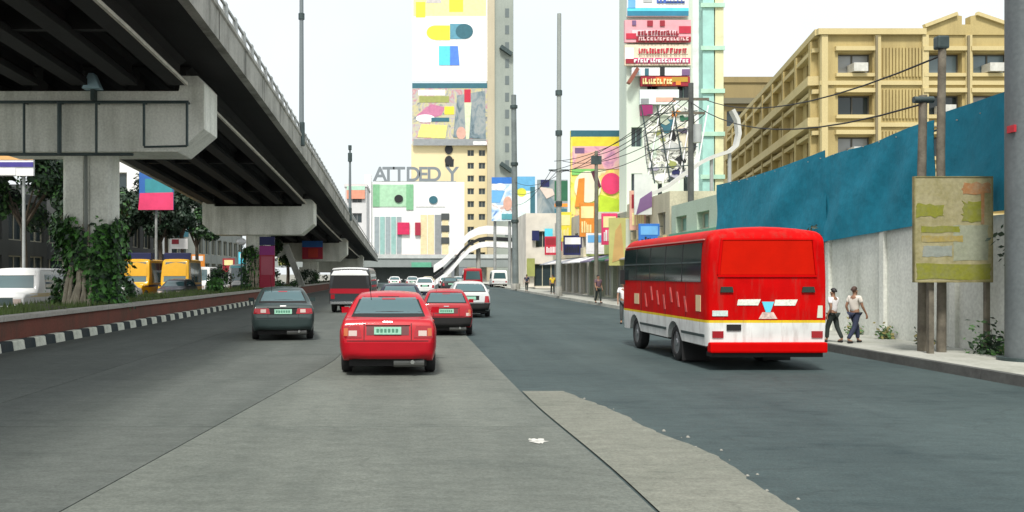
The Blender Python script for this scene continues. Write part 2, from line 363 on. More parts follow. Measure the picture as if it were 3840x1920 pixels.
go = gr.build('grass', M('grass_green', (.1, .15, .035), .7, var=.5, vs=.6)); go['kind'] = 'stuff'; go['label'] = 'patchy green grass on the median'; go['category'] = 'grass'
# opposite carriageway
struct(MB().add([(-23.5, -10, .003), (-13.1, -10, .003), (-13.1, 240, .003), (-23.5, 240, .003)], [(0,1,2,3)]).build('opposite_road', SLAB_L), 'grey road of the opposite carriageway')
struct(MB().box(-28, -23.5, -10, 240, -.01, .15).build('far_sidewalk', WALK), 'sidewalk beyond the opposite carriageway')

# ------------------------------------------------------------------ viaduct
PT = pchip([(-20, 9.8), (5, 9.8), (22, 9.68), (30, 9.5), (44, 9.05), (64, 8.25), (80, 7.5), (120, 6.1), (158, 4.9), (240, 2.2)])
VX0, VX1 = -15.8, -5.6
via = thing('viaduct', 'concrete flyover on girders sloping down over the median', 'viaduct', (-10.7, 20, 0))
vy = [-18 + i*3 for i in range(60)]
def sweep(sec, ys=vy, zf=PT):
    b = MB(); b.loft([[(x, y, zf(y)+dz) for x, dz in sec] for y in ys]); return b
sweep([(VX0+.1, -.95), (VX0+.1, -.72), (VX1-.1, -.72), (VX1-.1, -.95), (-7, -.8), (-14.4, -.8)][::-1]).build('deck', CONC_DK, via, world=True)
def parapet(x, s, name):
    return sweep([(x, -.98), (x-s*.28, -.98), (x-s*.28, -.6), (x-s*.2, -.12), (x-s*.2, 0), (x+s*.05, 0), (x+s*.05, -.12), (x, -.16)]).build(name, CONC, via, world=True)
parapet(VX1, 1, 'parapet'); parapet(VX0, -1, 'parapet')
for i in range(30):
    y = 10 + i*4.2; MB().box(VX1-.02, VX1+.006, y, y+.05, PT(y)-.96, PT(y)-.15).build('joint', UNDER, via, world=True)
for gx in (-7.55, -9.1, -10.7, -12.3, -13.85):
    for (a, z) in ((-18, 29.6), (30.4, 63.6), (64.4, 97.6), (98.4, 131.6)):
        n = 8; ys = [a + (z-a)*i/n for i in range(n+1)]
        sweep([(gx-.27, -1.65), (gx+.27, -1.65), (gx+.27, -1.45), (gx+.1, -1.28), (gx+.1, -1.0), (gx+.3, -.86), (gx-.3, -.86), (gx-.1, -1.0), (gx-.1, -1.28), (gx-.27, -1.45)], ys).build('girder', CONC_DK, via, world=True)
        if gx > -8: sweep([(gx+.275, -1.66), (gx+.36, -1.66), (gx+.36, -1.56), (gx+.275, -1.56)], ys).build('lit_flange_edge', M('flange_edge_light', (.62, .6, .52), .6, var=.2), via, world=True)  # added pale strip: the light along the girder's bottom flange put into colour
for dy in (-6, 14, 24, 36, 47, 58, 70, 80):
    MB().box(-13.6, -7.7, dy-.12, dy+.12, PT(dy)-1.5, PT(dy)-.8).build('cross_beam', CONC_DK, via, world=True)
# railing with posts on the parapet
rl = sweep([(VX1-.12, .42), (VX1-.05, .42), (VX1-.05, .49), (VX1-.12, .49)]); rl.build('handrail', STEEL, via, world=True)
for i in range(60):
    y = 8 + i*1.55
    z = PT(y)
    MB().prism([(VX1-.16, z), (VX1-.01, z), (VX1-.04, z+.55), (VX1-.13, z+.55)], 'y', y-.16, y+.16).build('rail_post', STEEL, via, world=True)
for y0 in (47, 85):
    p = thing('street_lamp', 'tall grey lamp post standing on the flyover edge, ' + ('nearer one' if y0 == 47 else 'farther thinner one'), 'lamp post', (VX1+.02, y0, PT(y0)-.3), 0, 'lamp posts on the flyover')
    h = 11 if y0 == 47 else 6.4
    MB().cyl((0, 0, 0), (0, 0, h), .13 if y0 == 47 else .15, .09, 12).build('pole', M('lamp_pole', (.17, .2, .21), .5, .2), p, smooth=40)
    MB().cyl((0, 0, -.3), (0, 0, .9), .18, .17, 12).build('base', STEELDK, p, smooth=40)
    if y0 == 47:
        for zz, hh in ((6.2, .3), (7.3, .25), (8.4, .6)): MB().cyl((0, 0, zz), (0, 0, zz+hh), .16, .16, 12).build('collar', STEELDK, p, smooth=40)
        MB().tube([(0, 0, h-.2), (.3, 0, h+.5), (1.2, 0, h+.8), (2, 0, h+.85)], .06).build('arm', STEEL, p, smooth=60)
    else:
        MB().cyl((0, 0, h-1.2), (0, 0, h-.4), .2, .2, 12).build('collar', STEELDK, p, smooth=40)
        MB().box(-.15, .15, -.2, .2, h-.1, h+.3).build('lamp_head', STEELDK, p)
# piers
def pier(y, label):
    t = thing('pier', label, 'pier', (-10.65, y+1.0, .6), 0, 'piers of the flyover')
    zt = PT(y+.7) - 1.72; zb = zt - 2.0
    zt2 = max(zt, .9)
    cw = .82
    pc = -10.75
    MB().prism([(pc-cw, y+.5), (pc-cw+.12, y+.38), (pc-.12, y+.38), (pc-.1, y+.47), (pc+.1, y+.47), (pc+.12, y+.38), (pc+cw-.12, y+.38), (pc+cw, y+.5), (pc+cw, y+1.25), (pc-cw, y+1.25)], 'z', .5, zb+.05).build('column', CONC_P, t, world=True)
    L, Rr = -14.55, -6.75
    prof = [(L+.9, zb), (Rr-.9, zb), (Rr, zb+.75), (Rr, zt+.25), (Rr-.22, zt+.5), (Rr-.75, zt+.5), (Rr-.85, zt), (L+.85, zt), (L+.75, zt+.5), (L+.22, zt+.5), (L, zt+.25), (L, zb+.75)]
    MB().prism(prof, 'y', y, y+2.0).build('cap_beam', CONC_P, t, bevel=.03, world=True)
    for gx in (-7.55, -9.1, -10.7, -12.3, -13.85):
        MB().box(gx-.22, gx+.22, y+.3, y+.9, zt-.02, PT(y)-1.63).build('bearing', CONC_DK, t, world=True)
        MB().box(gx-.22, gx+.22, y+1.1, y+1.7, zt-.02, PT(y+1.4)-1.63).build('bearing', CONC_DK, t, world=True)
    return t, zt, zb
p1, zt, zb = pier(30, 'nearest flyover pier, pale hammerhead cap with a steel frame hung on it')
fr = bpy.data.objects.new('steel_frame', None); C.objects.link(fr); fr.parent = p1; fr['label'] = 'dark pipe frame'
for z0, x1 in ((zt-.42, -7.2), (zb-.12, -9.0)):
    MB().tube([(-16.2, 29.72, z0), (x1, 29.72, z0)], .05).build('rail', STEELDK, fr, world=True, smooth=60)
for x in (-12.55, -11.4, -10.2, -8.65, -7.25):
    MB().tube([(x, 29.72, zt-.42), (x, 29.72, zb-.12 if x < -9 else zb+.15)], .045 if x != -11.4 else .075).build('upright', STEELDK, fr, world=True, smooth=60)
for x in (-12.55, -11.4, -10.2, -8.65, -7.25): MB().bar((x, 29.72, zt-.42), (x, 30.02, zt-.42), .06).build('bracket', STEELDK, fr, world=True)
MB().tube([(-7.25, 29.72, zb+.15), (-8.65, 29.72, zb+.12)], .035).build('rail', STEELDK, fr, world=True, smooth=60)
dp = tag(MB().tube([(-10.75, 30.3, zb-.1), (-10.75, 30.36, .7)], .06).build('drain_pipe', M('pvc', (.2, .22, .2), .6), smooth=60), 'grey drain pipe running down the nearest pier column', 'pipe')
fl = thing('flood_lamp', 'pale blue flood lamp on top of the nearest pier cap', 'lamp', (PX(232, 29.7), 29.75, zt))
MB().prism([(-.3, 0), (.3, 0), (.2, .22), (.08, .5), (-.08, .5), (-.2, .22)], 'y', -.2, .2).build('housing', M('pale_blue', (.42, .62, .72), .4), fl, bevel=.03)
MB().box(-.06, .06, -.06, .3, -.35, .05).build('bracket', STEELDK, fl)
p2, zt2, zb2 = pier(64, 'second flyover pier with ivy on its column behind the grey-green car')
p3, zt3, zb3 = pier(98, 'third flyover pier low under the descending deck')
p4, zt4, zb4 = pier(132, 'farthest flyover pier, squat under the low end of the deck')

# ivy
def leaves(n, fpos, size, mats_share=None):
    b = MB()
    for i in range(n):
        p, nr = fpos(); s = size*random.uniform(.6, 1.35)
        nr = (Vector(nr) + Vector((random.uniform(-.7, .7), random.uniform(-.7, .7), random.uniform(-.4, .9)))).normalized()
        t = nr.orthogonal().normalized(); t.rotate(Matrix.Rotation(random.uniform(0, 6.28), 3, nr)); u = nr.cross(t); p = Vector(p)
        b.add([p - t*s, p + u*s*.55 + nr*s*.1, p + t*s, p - u*s*.55 + nr*s*.1], [(0, 1, 2, 3)])
    return b
def ivy(y, zmax, n, label, rad=1.25, half=.84):
    t = thing('ivy', label, 'ivy', (-10.75, y+.85, .7), 0, 'ivy on flyover piers')
    lumps = [(random.uniform(0, 6.28), random.uniform(.7, zmax-.15), random.uniform(.3, 1.0)) for _ in range(26)] + [(-math.pi/2 + random.choice((-.75, .75)) + random.uniform(-.3, .3), random.uniform(.8, zmax-.1), random.uniform(.5, 1)) for _ in range(12)]
    def pos():
        a, z, r = random.choice(lumps); a += random.gauss(0, .2); z += random.gauss(0, .3)
        top = zmax + .22*math.sin(a*5+1) + .15*math.sin(a*11)
        if z > top: z = top - abs(random.gauss(0, .25))
        z = max(z, .62)
        c_, s_ = math.cos(a), math.sin(a); e = 1/max(abs(c_)/(half+.02), abs(s_)/.5)
        rr = e + .05 + abs(random.gauss(0, .16))*r + (.3*(1.5-z) if z < 1.5 else 0)*random.random()
        return (c_*rr, s_*rr, z-.7), (c_, s_, .25)
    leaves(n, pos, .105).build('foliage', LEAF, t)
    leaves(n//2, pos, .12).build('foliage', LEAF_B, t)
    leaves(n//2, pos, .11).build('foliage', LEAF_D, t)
    RT = M('aerial_root', (.36, .32, .24), .9, var=.3, vs=5)
    for k in range(9):
        x = -.12 + random.gauss(0, .17); MB().tube([(x*1.5, -.82, -.1), (x+random.uniform(-.2, .2), -.72, .7), (x+random.uniform(-.15, .15), -.64, 1.5), (x+random.uniform(-.35, .35), -.52, zmax-.9)], [.09, .06, .05, .015], 7).build('stem', RT, t, smooth=60)
ivy(30, 3.6, 5600, 'thick green ivy wrapping the foot of the nearest flyover pier')
ivy(64, 3.6, 1600, 'dark ivy around the column of the second flyover pier')
def ivy_skirt(): pass

# ------------------------------------------------------------------ vehicles
def ring(y, zb, zs, zt, hw, pf, r, crown, ns=9):
    r = min(r, (zt - zs) * .45); hwz = lambda z: hw(z)*pf
    pts = [(0, zb), (hwz(zb)*.62, zb), (hwz(zs)*.8, zs + .0)]
    z1 = zt - r
    for i in range(ns):
        z = zs + .0 + (z1 - zs)*i/(ns-1); pts.append((hwz(z), z))
    xs = hwz(z1)
    for a in (22, 45, 67, 90):
        pts.append((xs - r*1.3 + r*1.3*math.cos(R(a)), z1 + r*math.sin(R(a))))
    xe = pts[-1][0]
    pts += [(xe*.75, zt + crown*.44), (xe*.4, zt + crown*.84), (0, zt + crown)]
    full = pts + [(-x, z) for x, z in pts[-2:0:-1]]
    return [(x, y, z) for x, z in full]

def shell(ys, zb, zt, hw, plan, rf, crown, arches, rw=.33):
    rings = []
    for y in ys:
        b0 = zb(y); zs = b0 + .02
        for yc, rad in arches:
            if abs(y-yc) < rad: zs = max(zs, .28 + math.sqrt(rad**2-(y-yc)**2))
        rings.append(ring(y, b0, zs, zt(y), hw, plan(y), rf(y), crown(y)))
    return rings

def patch(bvh, corners, mode, mat, name, parent, n=8, m=5, off=.006, thick=.03):
    """a thin piece that follows the body: corners are (a,b) pairs; mode rear/front: (x,z), left/right: (y,z), top: (x,y)"""
    d = {'rear': Vector((0,1,0)), 'front': Vector((0,-1,0)), 'left': Vector((1,0,0)), 'right': Vector((-1,0,0)), 'top': Vector((0,0,-1))}[mode]
    def org(a, b):
        return {'rear': Vector((a,-5,b)), 'front': Vector((a,20,b)), 'left': Vector((-5,a,b)), 'right': Vector((5,a,b)), 'top': Vector((a,b,8))}[mode]
    P = []
    last = None
    for j in range(m+1):
        for i in range(n+1):
            u, v = i/n, j/m
            a = (1-v)*((1-u)*corners[0][0]+u*corners[1][0]) + v*((1-u)*corners[3][0]+u*corners[2][0])
            b_ = (1-v)*((1-u)*corners[0][1]+u*corners[1][1]) + v*((1-u)*corners[3][1]+u*corners[2][1])
            h = bvh.ray_cast(org(a, b_), d)
            if h[0] is None:
                h = bvh.find_nearest(org(a, b_) + d*5)
            P.append(h[0] - d*off)
    b = MB(); N = n+1
    fs = [(j*N+i, j*N+i+1, (j+1)*N+i+1, (j+1)*N+i) for j in range(m) for i in range(n)]
    bd = [i for i in range(N)] + [j*N+n for j in range(1, m+1)] + [m*N+i for i in range(n-1, -1, -1)] + [j*N for j in range(m-1, 0, -1)]
    k = len(P); P2 = [P[i] + d*thick for i in bd]; nb = len(bd)
    fs += [(bd[i], k+i, k+(i+1) % nb, bd[(i+1) % nb]) for i in range(nb)]
    b.add(P + P2, fs)
    o = b.build(name, mat, parent, smooth=50)
    return o

def bvh_of(o): return BVHTree.FromPolygons([v.co.copy() for v in o.data.vertices], [tuple(p.vertices) for p in o.data.polygons])

WHEELS = {}
def wheel(parent, x, y, r=.29, wdt=.19, side=1, dual=False):
    key = (r, wdt)
    if key not in WHEELS:
        prof = [(r*.62, -wdt/2), (r*.9, -wdt/2), (r*.98, -wdt*.4), (r, -wdt*.25), (r, wdt*.25), (r*.98, wdt*.4), (r*.9, wdt/2), (r*.62, wdt/2)]
        n = 24; b = MB(); b.loft([[(px_, rr*math.cos(2*math.pi*i/n), rr*math.sin(2*math.pi*i/n)) for rr, px_ in prof] for i in range(n+1)], caps=False)
        t = b.build('wheel', TYRE, None, smooth=40)
        q = MB().cyl((-wdt*.3, 0, 0), (wdt*.42, 0, 0), r*.63, r*.63, 20).cyl((wdt*.42, 0, 0), (wdt*.5, 0, 0), r*.22, r*.18, 10)
        for i in range(5):
            a = 2*math.pi*i/5; q.box(wdt*.40, wdt*.46, -.02, .02, r*.15, r*.6)
        rm = q.build('rim', RIM, t, smooth=40)
        WHEELS[key] = (t.data, rm.data); bpy.data.objects.remove(rm); bpy.data.objects.remove(t)
    td, rd_ = WHEELS[key]
    t = bpy.data.objects.new('wheel', td); C.objects.link(t); t.parent = parent; t.location = (x, y, r); t.rotation_euler = (random.random(), 0, 0 if side > 0 else math.pi)
    rm = bpy.data.objects.new('rim', rd_); C.objects.link(rm); rm.parent = t
    return t

def paint(name, col, coat=.4, rough=.45): return M('carpaint_'+name, col, rough, 0, var=.05, vs=3, coat=coat, spec=.22)

SEDAN = dict(L=4.35, hw=[(.15, .70), (.3, .80), (.55, .845), (.75, .845), (.9, .80), (1.0, .755), (1.2, .655), (1.36, .56), (1.5, .5)],
    zt=[(0, .60), (.02, .66), (.05, .76), (.09, .88), (.14, .945), (.3, .965), (.58, .985), (.66, 1.0), (1.18, 1.32), (1.4, 1.375), (1.9, 1.395), (2.4, 1.365), (2.6, 1.33), (3.25, .98), (3.4, .93), (4.0, .82), (4.22, .74), (4.31, .64), (4.35, .56)],
    zb=[(0, .36), (.05, .3), (.2, .24), (.8, .2), (3.6, .2), (4.2, .24), (4.35, .36)],
    plan=[(0, .84), (.03, .89), (.1, .945), (.3, .985), (.8, 1.0), (3.2, 1.0), (4.0, .94), (4.25, .86), (4.35, .76)], wy=(.86, 3.45))
HATCH = dict(SEDAN, L=4.0, zt=[(0, .62), (.02, .7), (.05, .82), (.1, .98), (.14, 1.03), (.42, 1.30), (.6, 1.38), (1.3, 1.43), (2.0, 1.40), (2.25, 1.36), (2.9, 1.0), (3.05, .95), (3.65, .84), (3.9, .74), (3.97, .64), (4.0, .56)],
    zb=[(0, .36), (.05, .3), (.2, .24), (.8, .2), (3.3, .2), (3.8, .24), (4.0, .36)],
    plan=[(0, .85), (.03, .9), (.1, .95), (.3, .985), (.8, 1.0), (2.9, 1.0), (3.6, .95), (3.9, .86), (4.0, .77)], wy=(.72, 3.15))

def make_car(name, label, cat, loc, rz, pm, spec=SEDAN, group=None, full=True, lights='block', dark_bumper=False, plate=True, sc=1.0, glass=None):
    t = thing(name, label, cat, loc, rz, group); t.scale = (sc, sc, sc)
    L = spec['L']; zt = pchip(spec['zt']); zb = pchip(spec['zb']); hw = pchip(spec['hw']); plan = pchip(spec['plan'])
    ys = sorted(set([0, .01, .025, .05, .08, .11, .15, .2] + [round(.25 + i*.06, 3) for i in range(int((L-.5)/.06))] + [L-.2, L-.12, L-.06, L-.02, L]))
    ys = [q for q in ys if 0 <= q <= L]
    rf = pchip([(0, .04), (.15, .05), (.6, .07), (1.2, .1), (2.4, .1), (3.1, .08), (L, .05)]); cr = pchip([(0, .015), (1, .03), (2.5, .03), (L, .02)])
    b = MB(); b.loft(shell(ys, zb, zt, hw, plan, rf, cr, [(spec['wy'][0], .345), (spec['wy'][1], .345)]))
    body = b.build('body', pm, t, smooth=38); bv = bvh_of(body)
    G = glass or GLASS
    hatch = spec is HATCH
    zr0, zr1 = (1.05, 1.33) if hatch else (1.02, 1.315)
    w0, w1 = (.60, .49) if hatch else (.615, .485)
    patch(bv, [(-w0-.035, zr0-.03), (w0+.035, zr0-.03), (w1+.03, zr1+.02), (-w1-.03, zr1+.02)], 'rear', UNDER, 'window_seal', t, 12, 6, .003, .01)
    rw = patch(bv, [(-w0, zr0), (w0, zr0), (w1, zr1), (-w1, zr1)], 'rear', G, 'rear_window', t, 12, 6)
    if full:
        patch(bv, [(-.12, zr1-.035), (.12, zr1-.035), (.12, zr1-.01), (-.12, zr1-.01)], 'rear', LAMP_R, 'brake_light', rw, 4, 1, .012, .01)
    # tail lights
    if lights == 'block':
        z0, z1, xa, xb = .66, .86, .44, .765
    elif lights == 'wide':
        z0, z1, xa, xb = .72, .86, .34, .78
    else: z0, z1, xa, xb = .6, .86, .56, .77
    for s in (-1, 1):
        l = patch(bv, [(s*xa, z0), (s*xb, z0), (s*(xb-.03), z1), (s*(xa+.04), z1)], 'rear', LAMP_R, 'tail_light', t, 6, 4, .012)
        if full:
            xm = xa + (xb-xa)*.25
            patch(bv, [(s*xm, z0+.03), (s*(xm+.14), z0+.03), (s*(xm+.14), z0+.12), (s*xm, z0+.12)], 'rear', LAMP_W, 'reverse_light', l, 4, 3, .018, .01)
            patch(bv, [(s*(xb-.09), z0+.03), (s*(xb-.02), z0+.03), (s*(xb-.02), z1-.04), (s*(xb-.09), z1-.04)], 'rear', LAMP_O if lights != 'wide' else LAMP_R, 'indicator', l, 2, 3, .018, .01)
    # seams, bumper, plate
    patch(bv, [(-.78, .60), (.78, .60), (.78, .612), (-.78, .612)], 'rear', UNDER, 'bumper_seam', t, 16, 1, .004, .004)
    patch(bv, [(-.74, .3), (.74, .3), (.80, .58), (-.80, .58)], 'rear', (UNDER if dark_bumper else pm), 'bumper', t, 18, 5, .03, .05)
    if plate:
        pr = patch(bv, [(-.36, .70), (.36, .70), (.36, .885), (-.36, .885)], 'rear', M('plate_recess', (.1, .012, .015), .5) if 'red' in pm.name else UNDER, 'plate_recess', t, 6, 3, .004, .004)
        pl = patch(bv, [(-.23, .715), (.23, .715), (.23, .84), (-.23, .84)], 'rear', PLATE, 'number_plate', t, 4, 2, .025, .02)
        cs = MB()
        for q_ in range(6): cs.box(-.19+q_*.065, -.15+q_*.065, -.0, .01, .745, .81)
        if full:
            yq = bv.ray_cast(Vector((0, -5, .78)), Vector((0, 1, 0)))[0].y - .036; cs.v = [(a_, yq + b_, c_) for a_, b_, c_ in cs.v]; cs.build('plate_characters', M('plate_ink', (.08, .24, .16), .5), pl)
            for q_ in (-.40, .40): patch(bv, [(q_-.006, .62), (q_+.006, .62), (q_+.006, .9), (q_-.006, .9)], 'rear', UNDER, 'boot_seam', t, 1, 6, .004, .004)
            patch(bv, [(-.08, .915), (.08, .915), (.08, .935), (-.08, .935)], 'rear', CHROME, 'badge', t, 2, 1, .012, .01)
        patch(bv, [(-.38, .872), (.38, .872), (.38, .9), (-.38, .9)], 'rear', pm, 'plate_garnish', t, 8, 2, .022, .03)
    patch(bv, [(-.6, .262), (.6, .262), (.6, .3), (-.6, .3)], 'rear', UNDER, 'valance', t, 8, 1, .02, .03)
    # glass
    patch(bv, [(-.6, 1.02), (.6, 1.02), (.5, 1.31), (-.5, 1.31)], 'front', G, 'windscreen', t, 12, 6)
    yw = spec['zt']
    ya, yb_, yc = (.35, 1.5, 2.75) if hatch else (.98, 1.85, 3.0)
    for md in ('left', 'right'):
        patch(bv, [(ya, 1.0), (yb_-.04, 1.0), (yb_-.04, 1.30), (ya+.38, 1.28)], md, G, 'side_window', t, 8, 4)
        patch(bv, [(yb_+.04, 1.0), (yc, 1.0), (yc-.55, 1.28), (yb_+.04, 1.30)], md, G, 'side_window', t, 8, 4)
        if full:
            patch(bv, [(.75, .5), (3.3, .5), (3.3, .54), (.75, .54)], md, UNDER, 'side_moulding', t, 14, 1, .01, .02)
            for ys_ in (ya+.1, yb_, yc-.05): patch(bv, [(ys_-.006, .3), (ys_+.006, .3), (ys_+.006, .97), (ys_-.006, .97)], md, UNDER, 'door_seam', t, 1, 6, .003, .004)
            patch(bv, [(yb_-.3, .86), (yb_-.12, .86), (yb_-.12, .885), (yb_-.3, .885)], md, pm, 'door_handle', t, 2, 1, .025, .03)
    for s in (-1, 1):
        for yy in spec['wy']: wheel(t, s*.735, yy, .285, .185, s)
        MB().loft([[(s*(.80+.0), yc-.12+0, .97), (s*.97, yc-.16, .96), (s*.98, yc-.16, 1.08), (s*.83, yc-.12, 1.08)], [(s*.80, yc-.02, .97), (s*.93, yc-.04, .98), (s*.93, yc-.04, 1.06), (s*.83, yc-.02, 1.06)]]).build('mirror', pm, t)
        patch(bv, [(s*.42, .62), (s*.7, .62), (s*.7, .74), (s*.42, .74)], 'front', LAMP_W, 'headlight', t, 4, 3)
    MB().box(-.66, .66, .12, L-.3, .17, .3).build('underbody', UNDER, t)
    for s in (-1, 1):
        for yy in spec['wy']: MB().box(s*.42-.24, s*.42+.24, yy-.33, yy+.33, .24, .66).build('wheel_well', UNDER, t)
    if full:
        MB().cyl((.42, -.02, .25), (.42, .5, .26), .035, .035, 12).build('exhaust_pipe', CHROME, t, smooth=40)
        MB().cyl((.1, .18, .235), (.62, .18, .235), .085, .085, 12).build('silencer', M('silencer', (.25, .25, .24), .5, .6), t, smooth=40)
        MB().cyl((-.3, .7, 1.28), (-.34, .45, 1.75), .006, .004, 6).build('antenna', BLACK, t)
    return t

RED = paint('red_bright', (.40, .001, .010)); RED2 = paint('red_second', (.33, .002, .010)); MAROON = paint('maroon', (.12, .006, .014))
GREYG = paint('grey_green', (.028, .045, .044)); NAVY = paint('navy', (.012, .016, .035)); SILV = paint('silver', (.5, .52, .52)); CARW = paint('white', (.75, .76, .75))
BEIGE = paint('beige', (.5, .45, .33)); DKC = paint('charcoal', (.03, .033, .036))

make_car('red_car', 'bright red sedan with a green number plate, straight ahead of the camera', 'car', (PX(975, 15.4), 15.45, .012), R(0.3), RED)
make_car('grey_car', 'grey-green sedan in the left lane beside the chequered kerb', 'car', (PX(711, 23.6), 23.7, .012), R(8.5), GREYG, lights='wide', sc=.98)
make_car('red_car', 'smaller red sedan half hidden ahead of the bright red sedan', 'car', (1.02, 25.6, .012), R(-1), RED2, HATCH, lights='tall', dark_bumper=True, sc=.9)
make_car('silver_car', 'silver hatchback with a dark bumper just right of the half hidden red sedan', 'car', (2.4, 36.4, .012), R(0), SILV, HATCH, lights='tall', dark_bumper=True, full=False)
make_car('dark_car', 'dark navy car whose roof shows above the bright red sedan', 'car', (-.35, 30.5, .012), R(0), NAVY, lights='wide', full=False)
far = [(-2.0, 118, CARW, 'white'), (.3, 112, SILV, 'silver'), (2.4, 121, BEIGE, 'beige'), (4.4, 112, CARW, 'white'), (6.6, 123, SILV, 'silver'), (-4.6, 104, CARW, 'white'), (1.2, 74, CARW, 'white'), (3.9, 88, DKC, 'charcoal')]
flab = ['small white car far ahead beyond the dark navy car', 'silver car in the far queue, third from the flyover', 'beige car in the middle of the far queue', 'white car in the far queue left of the red jeepney',
        'silver car in the far queue beside the red jeepney', 'white car in the far queue closest to the flyover', 'white car just beyond the dark navy car', 'charcoal car behind the red jeepney']
for (x, y, pm, nm), lb in zip(far, flab):
    make_car(nm + '_car', lb, 'car', (x, y, .012), 0, pm, random.choice((SEDAN, HATCH)), group='cars queueing far ahead', full=False, lights='tall')

# red minibus
def make_bus():
    t = thing('minibus', 'bright red minibus with white lower band and dark side windows by the kerb', 'bus', (6.45, 16.5, 0.0), R(.8))
    L = 6.2; W = 1.1
    zt = pchip([(0, 2.36), (.02, 2.42), (.06, 2.48), (.15, 2.535), (.35, 2.56), (5.6, 2.55), (6.0, 2.47), (6.15, 2.38), (6.2, 2.3)])
    zb = pchip([(0, .46), (.1, .42), (6.1, .42), (6.2, .5)])
    hw = pchip([(.3, 1.07), (.9, 1.10), (1.6, 1.10), (2.2, 1.075), (2.6, 1.04)])
    plan = pchip([(0, .955), (.02, .97), (.06, .985), (.14, 1), (6.0, 1), (6.14, .97), (6.2, .93)])
    ys = sorted([0, .01, .02, .04, .06, .1, .14, .2] + [.3 + i*.08 for i in range(72)] + [6.08, 6.12, 6.16, 6.2])
    rf = pchip([(0, .12), (.3, .17), (6.2, .14)]); cr = pchip([(0, .03), (.3, .06), (5.9, .06), (6.2, .03)])
    pm = bpy.data.materials.new('bus_paint'); pm.use_nodes = True; nt = pm.node_tree; N = nt.nodes.new; Lk = nt.links.new
    bs = nt.nodes['Principled BSDF']; bs.inputs['Roughness'].default_value = .5; bs.inputs['Coat Weight'].default_value = .0; bs.inputs['Specular IOR Level'].default_value = .08
    tc = N('ShaderNodeTexCoord'); sp = N('ShaderNodeSeparateXYZ'); Lk(tc.outputs['Object'], sp.inputs[0])
    rp = N('ShaderNodeValToRGB'); cr_ = rp.color_ramp; cr_.interpolation = 'CONSTANT'
    cr_.elements[0].position = 0; cr_.elements[0].color = (.74, .76, .74, 1); cr_.elements[1].position = .86/3; cr_.elements[1].color = (.75, .55, .03, 1)
    e = cr_.elements.new(.905/3); e.color = (.53, .001, .001, 1)
    dv = N('ShaderNodeMath'); dv.operation = 'DIVIDE'; dv.inputs[1].default_value = 3; Lk(sp.outputs['Z'], dv.inputs[0]); Lk(dv.outputs[0], rp.inputs['Fac'])
    n = N('ShaderNodeTexNoise'); n.inputs['Scale'].default_value = 2.2; n.inputs['Detail'].default_value = 7; Lk(tc.outputs['Object'], n.inputs['Vector'])
    mr = N('ShaderNodeMapRange'); mr.inputs['From Min'].default_value = .35; mr.inputs['From Max'].default_value = .7; mr.inputs['To Min'].default_value = .82; mr.inputs['To Max'].default_value = 1.06; Lk(n.outputs['Fac'], mr.inputs['Value'])
    vm = N('ShaderNodeVectorMath'); vm.operation = 'SCALE'; Lk(rp.outputs['Color'], vm.inputs[0]); Lk(mr.outputs[0], vm.inputs['Scale']); mp2 = N('ShaderNodeMapping'); mp2.inputs['Scale'].default_value = (3.2, 3.2, .5); Lk(tc.outputs['Object'], mp2.inputs['Vector'])
    n2 = N('ShaderNodeTexNoise'); n2.inputs['Scale'].default_value = 2.0; n2.inputs['Detail'].default_value = 8; n2.inputs['Roughness'].default_value = .7; Lk(mp2.outputs[0], n2.inputs['Vector'])
    m2 = N('ShaderNodeMapRange'); m2.inputs['From Min'].default_value = .5; m2.inputs['From Max'].default_value = .78; m2.inputs['To Min'].default_value = 0; m2.inputs['To Max'].default_value = .55; Lk(n2.outputs['Fac'], m2.inputs['Value'])
    mg = N('ShaderNodeMix'); mg.data_type = 'RGBA'; mg.inputs['B'].default_value = (.16, .07, .05, 1); Lk(m2.outputs[0], mg.inputs['Factor']); Lk(vm.outputs[0], mg.inputs['A']); Lk(mg.outputs['Result'], bs.inputs['Base Color'])
    rings = []
    for y in ys:
        b0 = zb(y); zs = b0 + .02
        for yc in (2.0, 5.05):
            if abs(y-yc) < .47: zs = max(zs, .33 + math.sqrt(.47**2-(y-yc)**2))
        rings.append(ring(y, b0, zs, zt(y), hw, plan(y), rf(y), cr(y), 14))
    body = MB().loft(rings).build('body', pm, t, smooth=38); bv = bvh_of(body)
    ORR = M('panel_orange_red', (.52, .008, .001), .65, spec=.06, var=.08, vs=2)
    RB = M('bus_red', (.53, .001, .001), .6, spec=.06, var=.08, vs=2)
    patch(bv, [(-.86, 1.74), (.86, 1.74), (.80, 2.36), (-.80, 2.36)], 'rear', ORR, 'rear_panel', t, 14, 8, .012)
    for (a, b_, c, d) in ((-.90, .90, 1.695, 1.735), (-.84, .84, 2.365, 2.395)):
        patch(bv, [(a, c), (b_, c), (b_, d), (a, d)], 'rear', RB, 'panel_trim', t, 14, 1, .022)
    for s in (-1, 1):
        patch(bv, [(s*.87, 1.74), (s*.91, 1.74), (s*.85, 2.36), (s*.81, 2.36)], 'rear', RB, 'panel_trim', t, 1, 8, .022)
        patch(bv, [(s*.62, 1.42), (s*.86, 1.42), (s*.84, 1.52), (s*.64, 1.52)], 'rear', M('vent_black', (.012, .03, .022), .5), 'tail_light', t, 6, 3, .03, .05)
    st = M('bus_lettering', (.72, .76, .66), .5, var=.25, vs=24)
    for (a, b_, z) in ((-.55, -.12, 1.24), (.12, .55, 1.235)):
        patch(bv, [(a, z-.055), (b_-.05, z-.055), (b_, z+.055), (a+.02, z+.05)], 'rear', st, 'lettering_strip', t, 6, 2, .01, .008)
    patch(bv, [(-1.0, .99), (-.72, .99), (-.72, 1.09), (-1.0, 1.09)], 'rear', M('bus_plate', (.55, .66, .62), .5, var=.2, vs=20), 'number_plate', t, 4, 2, .014, .012)
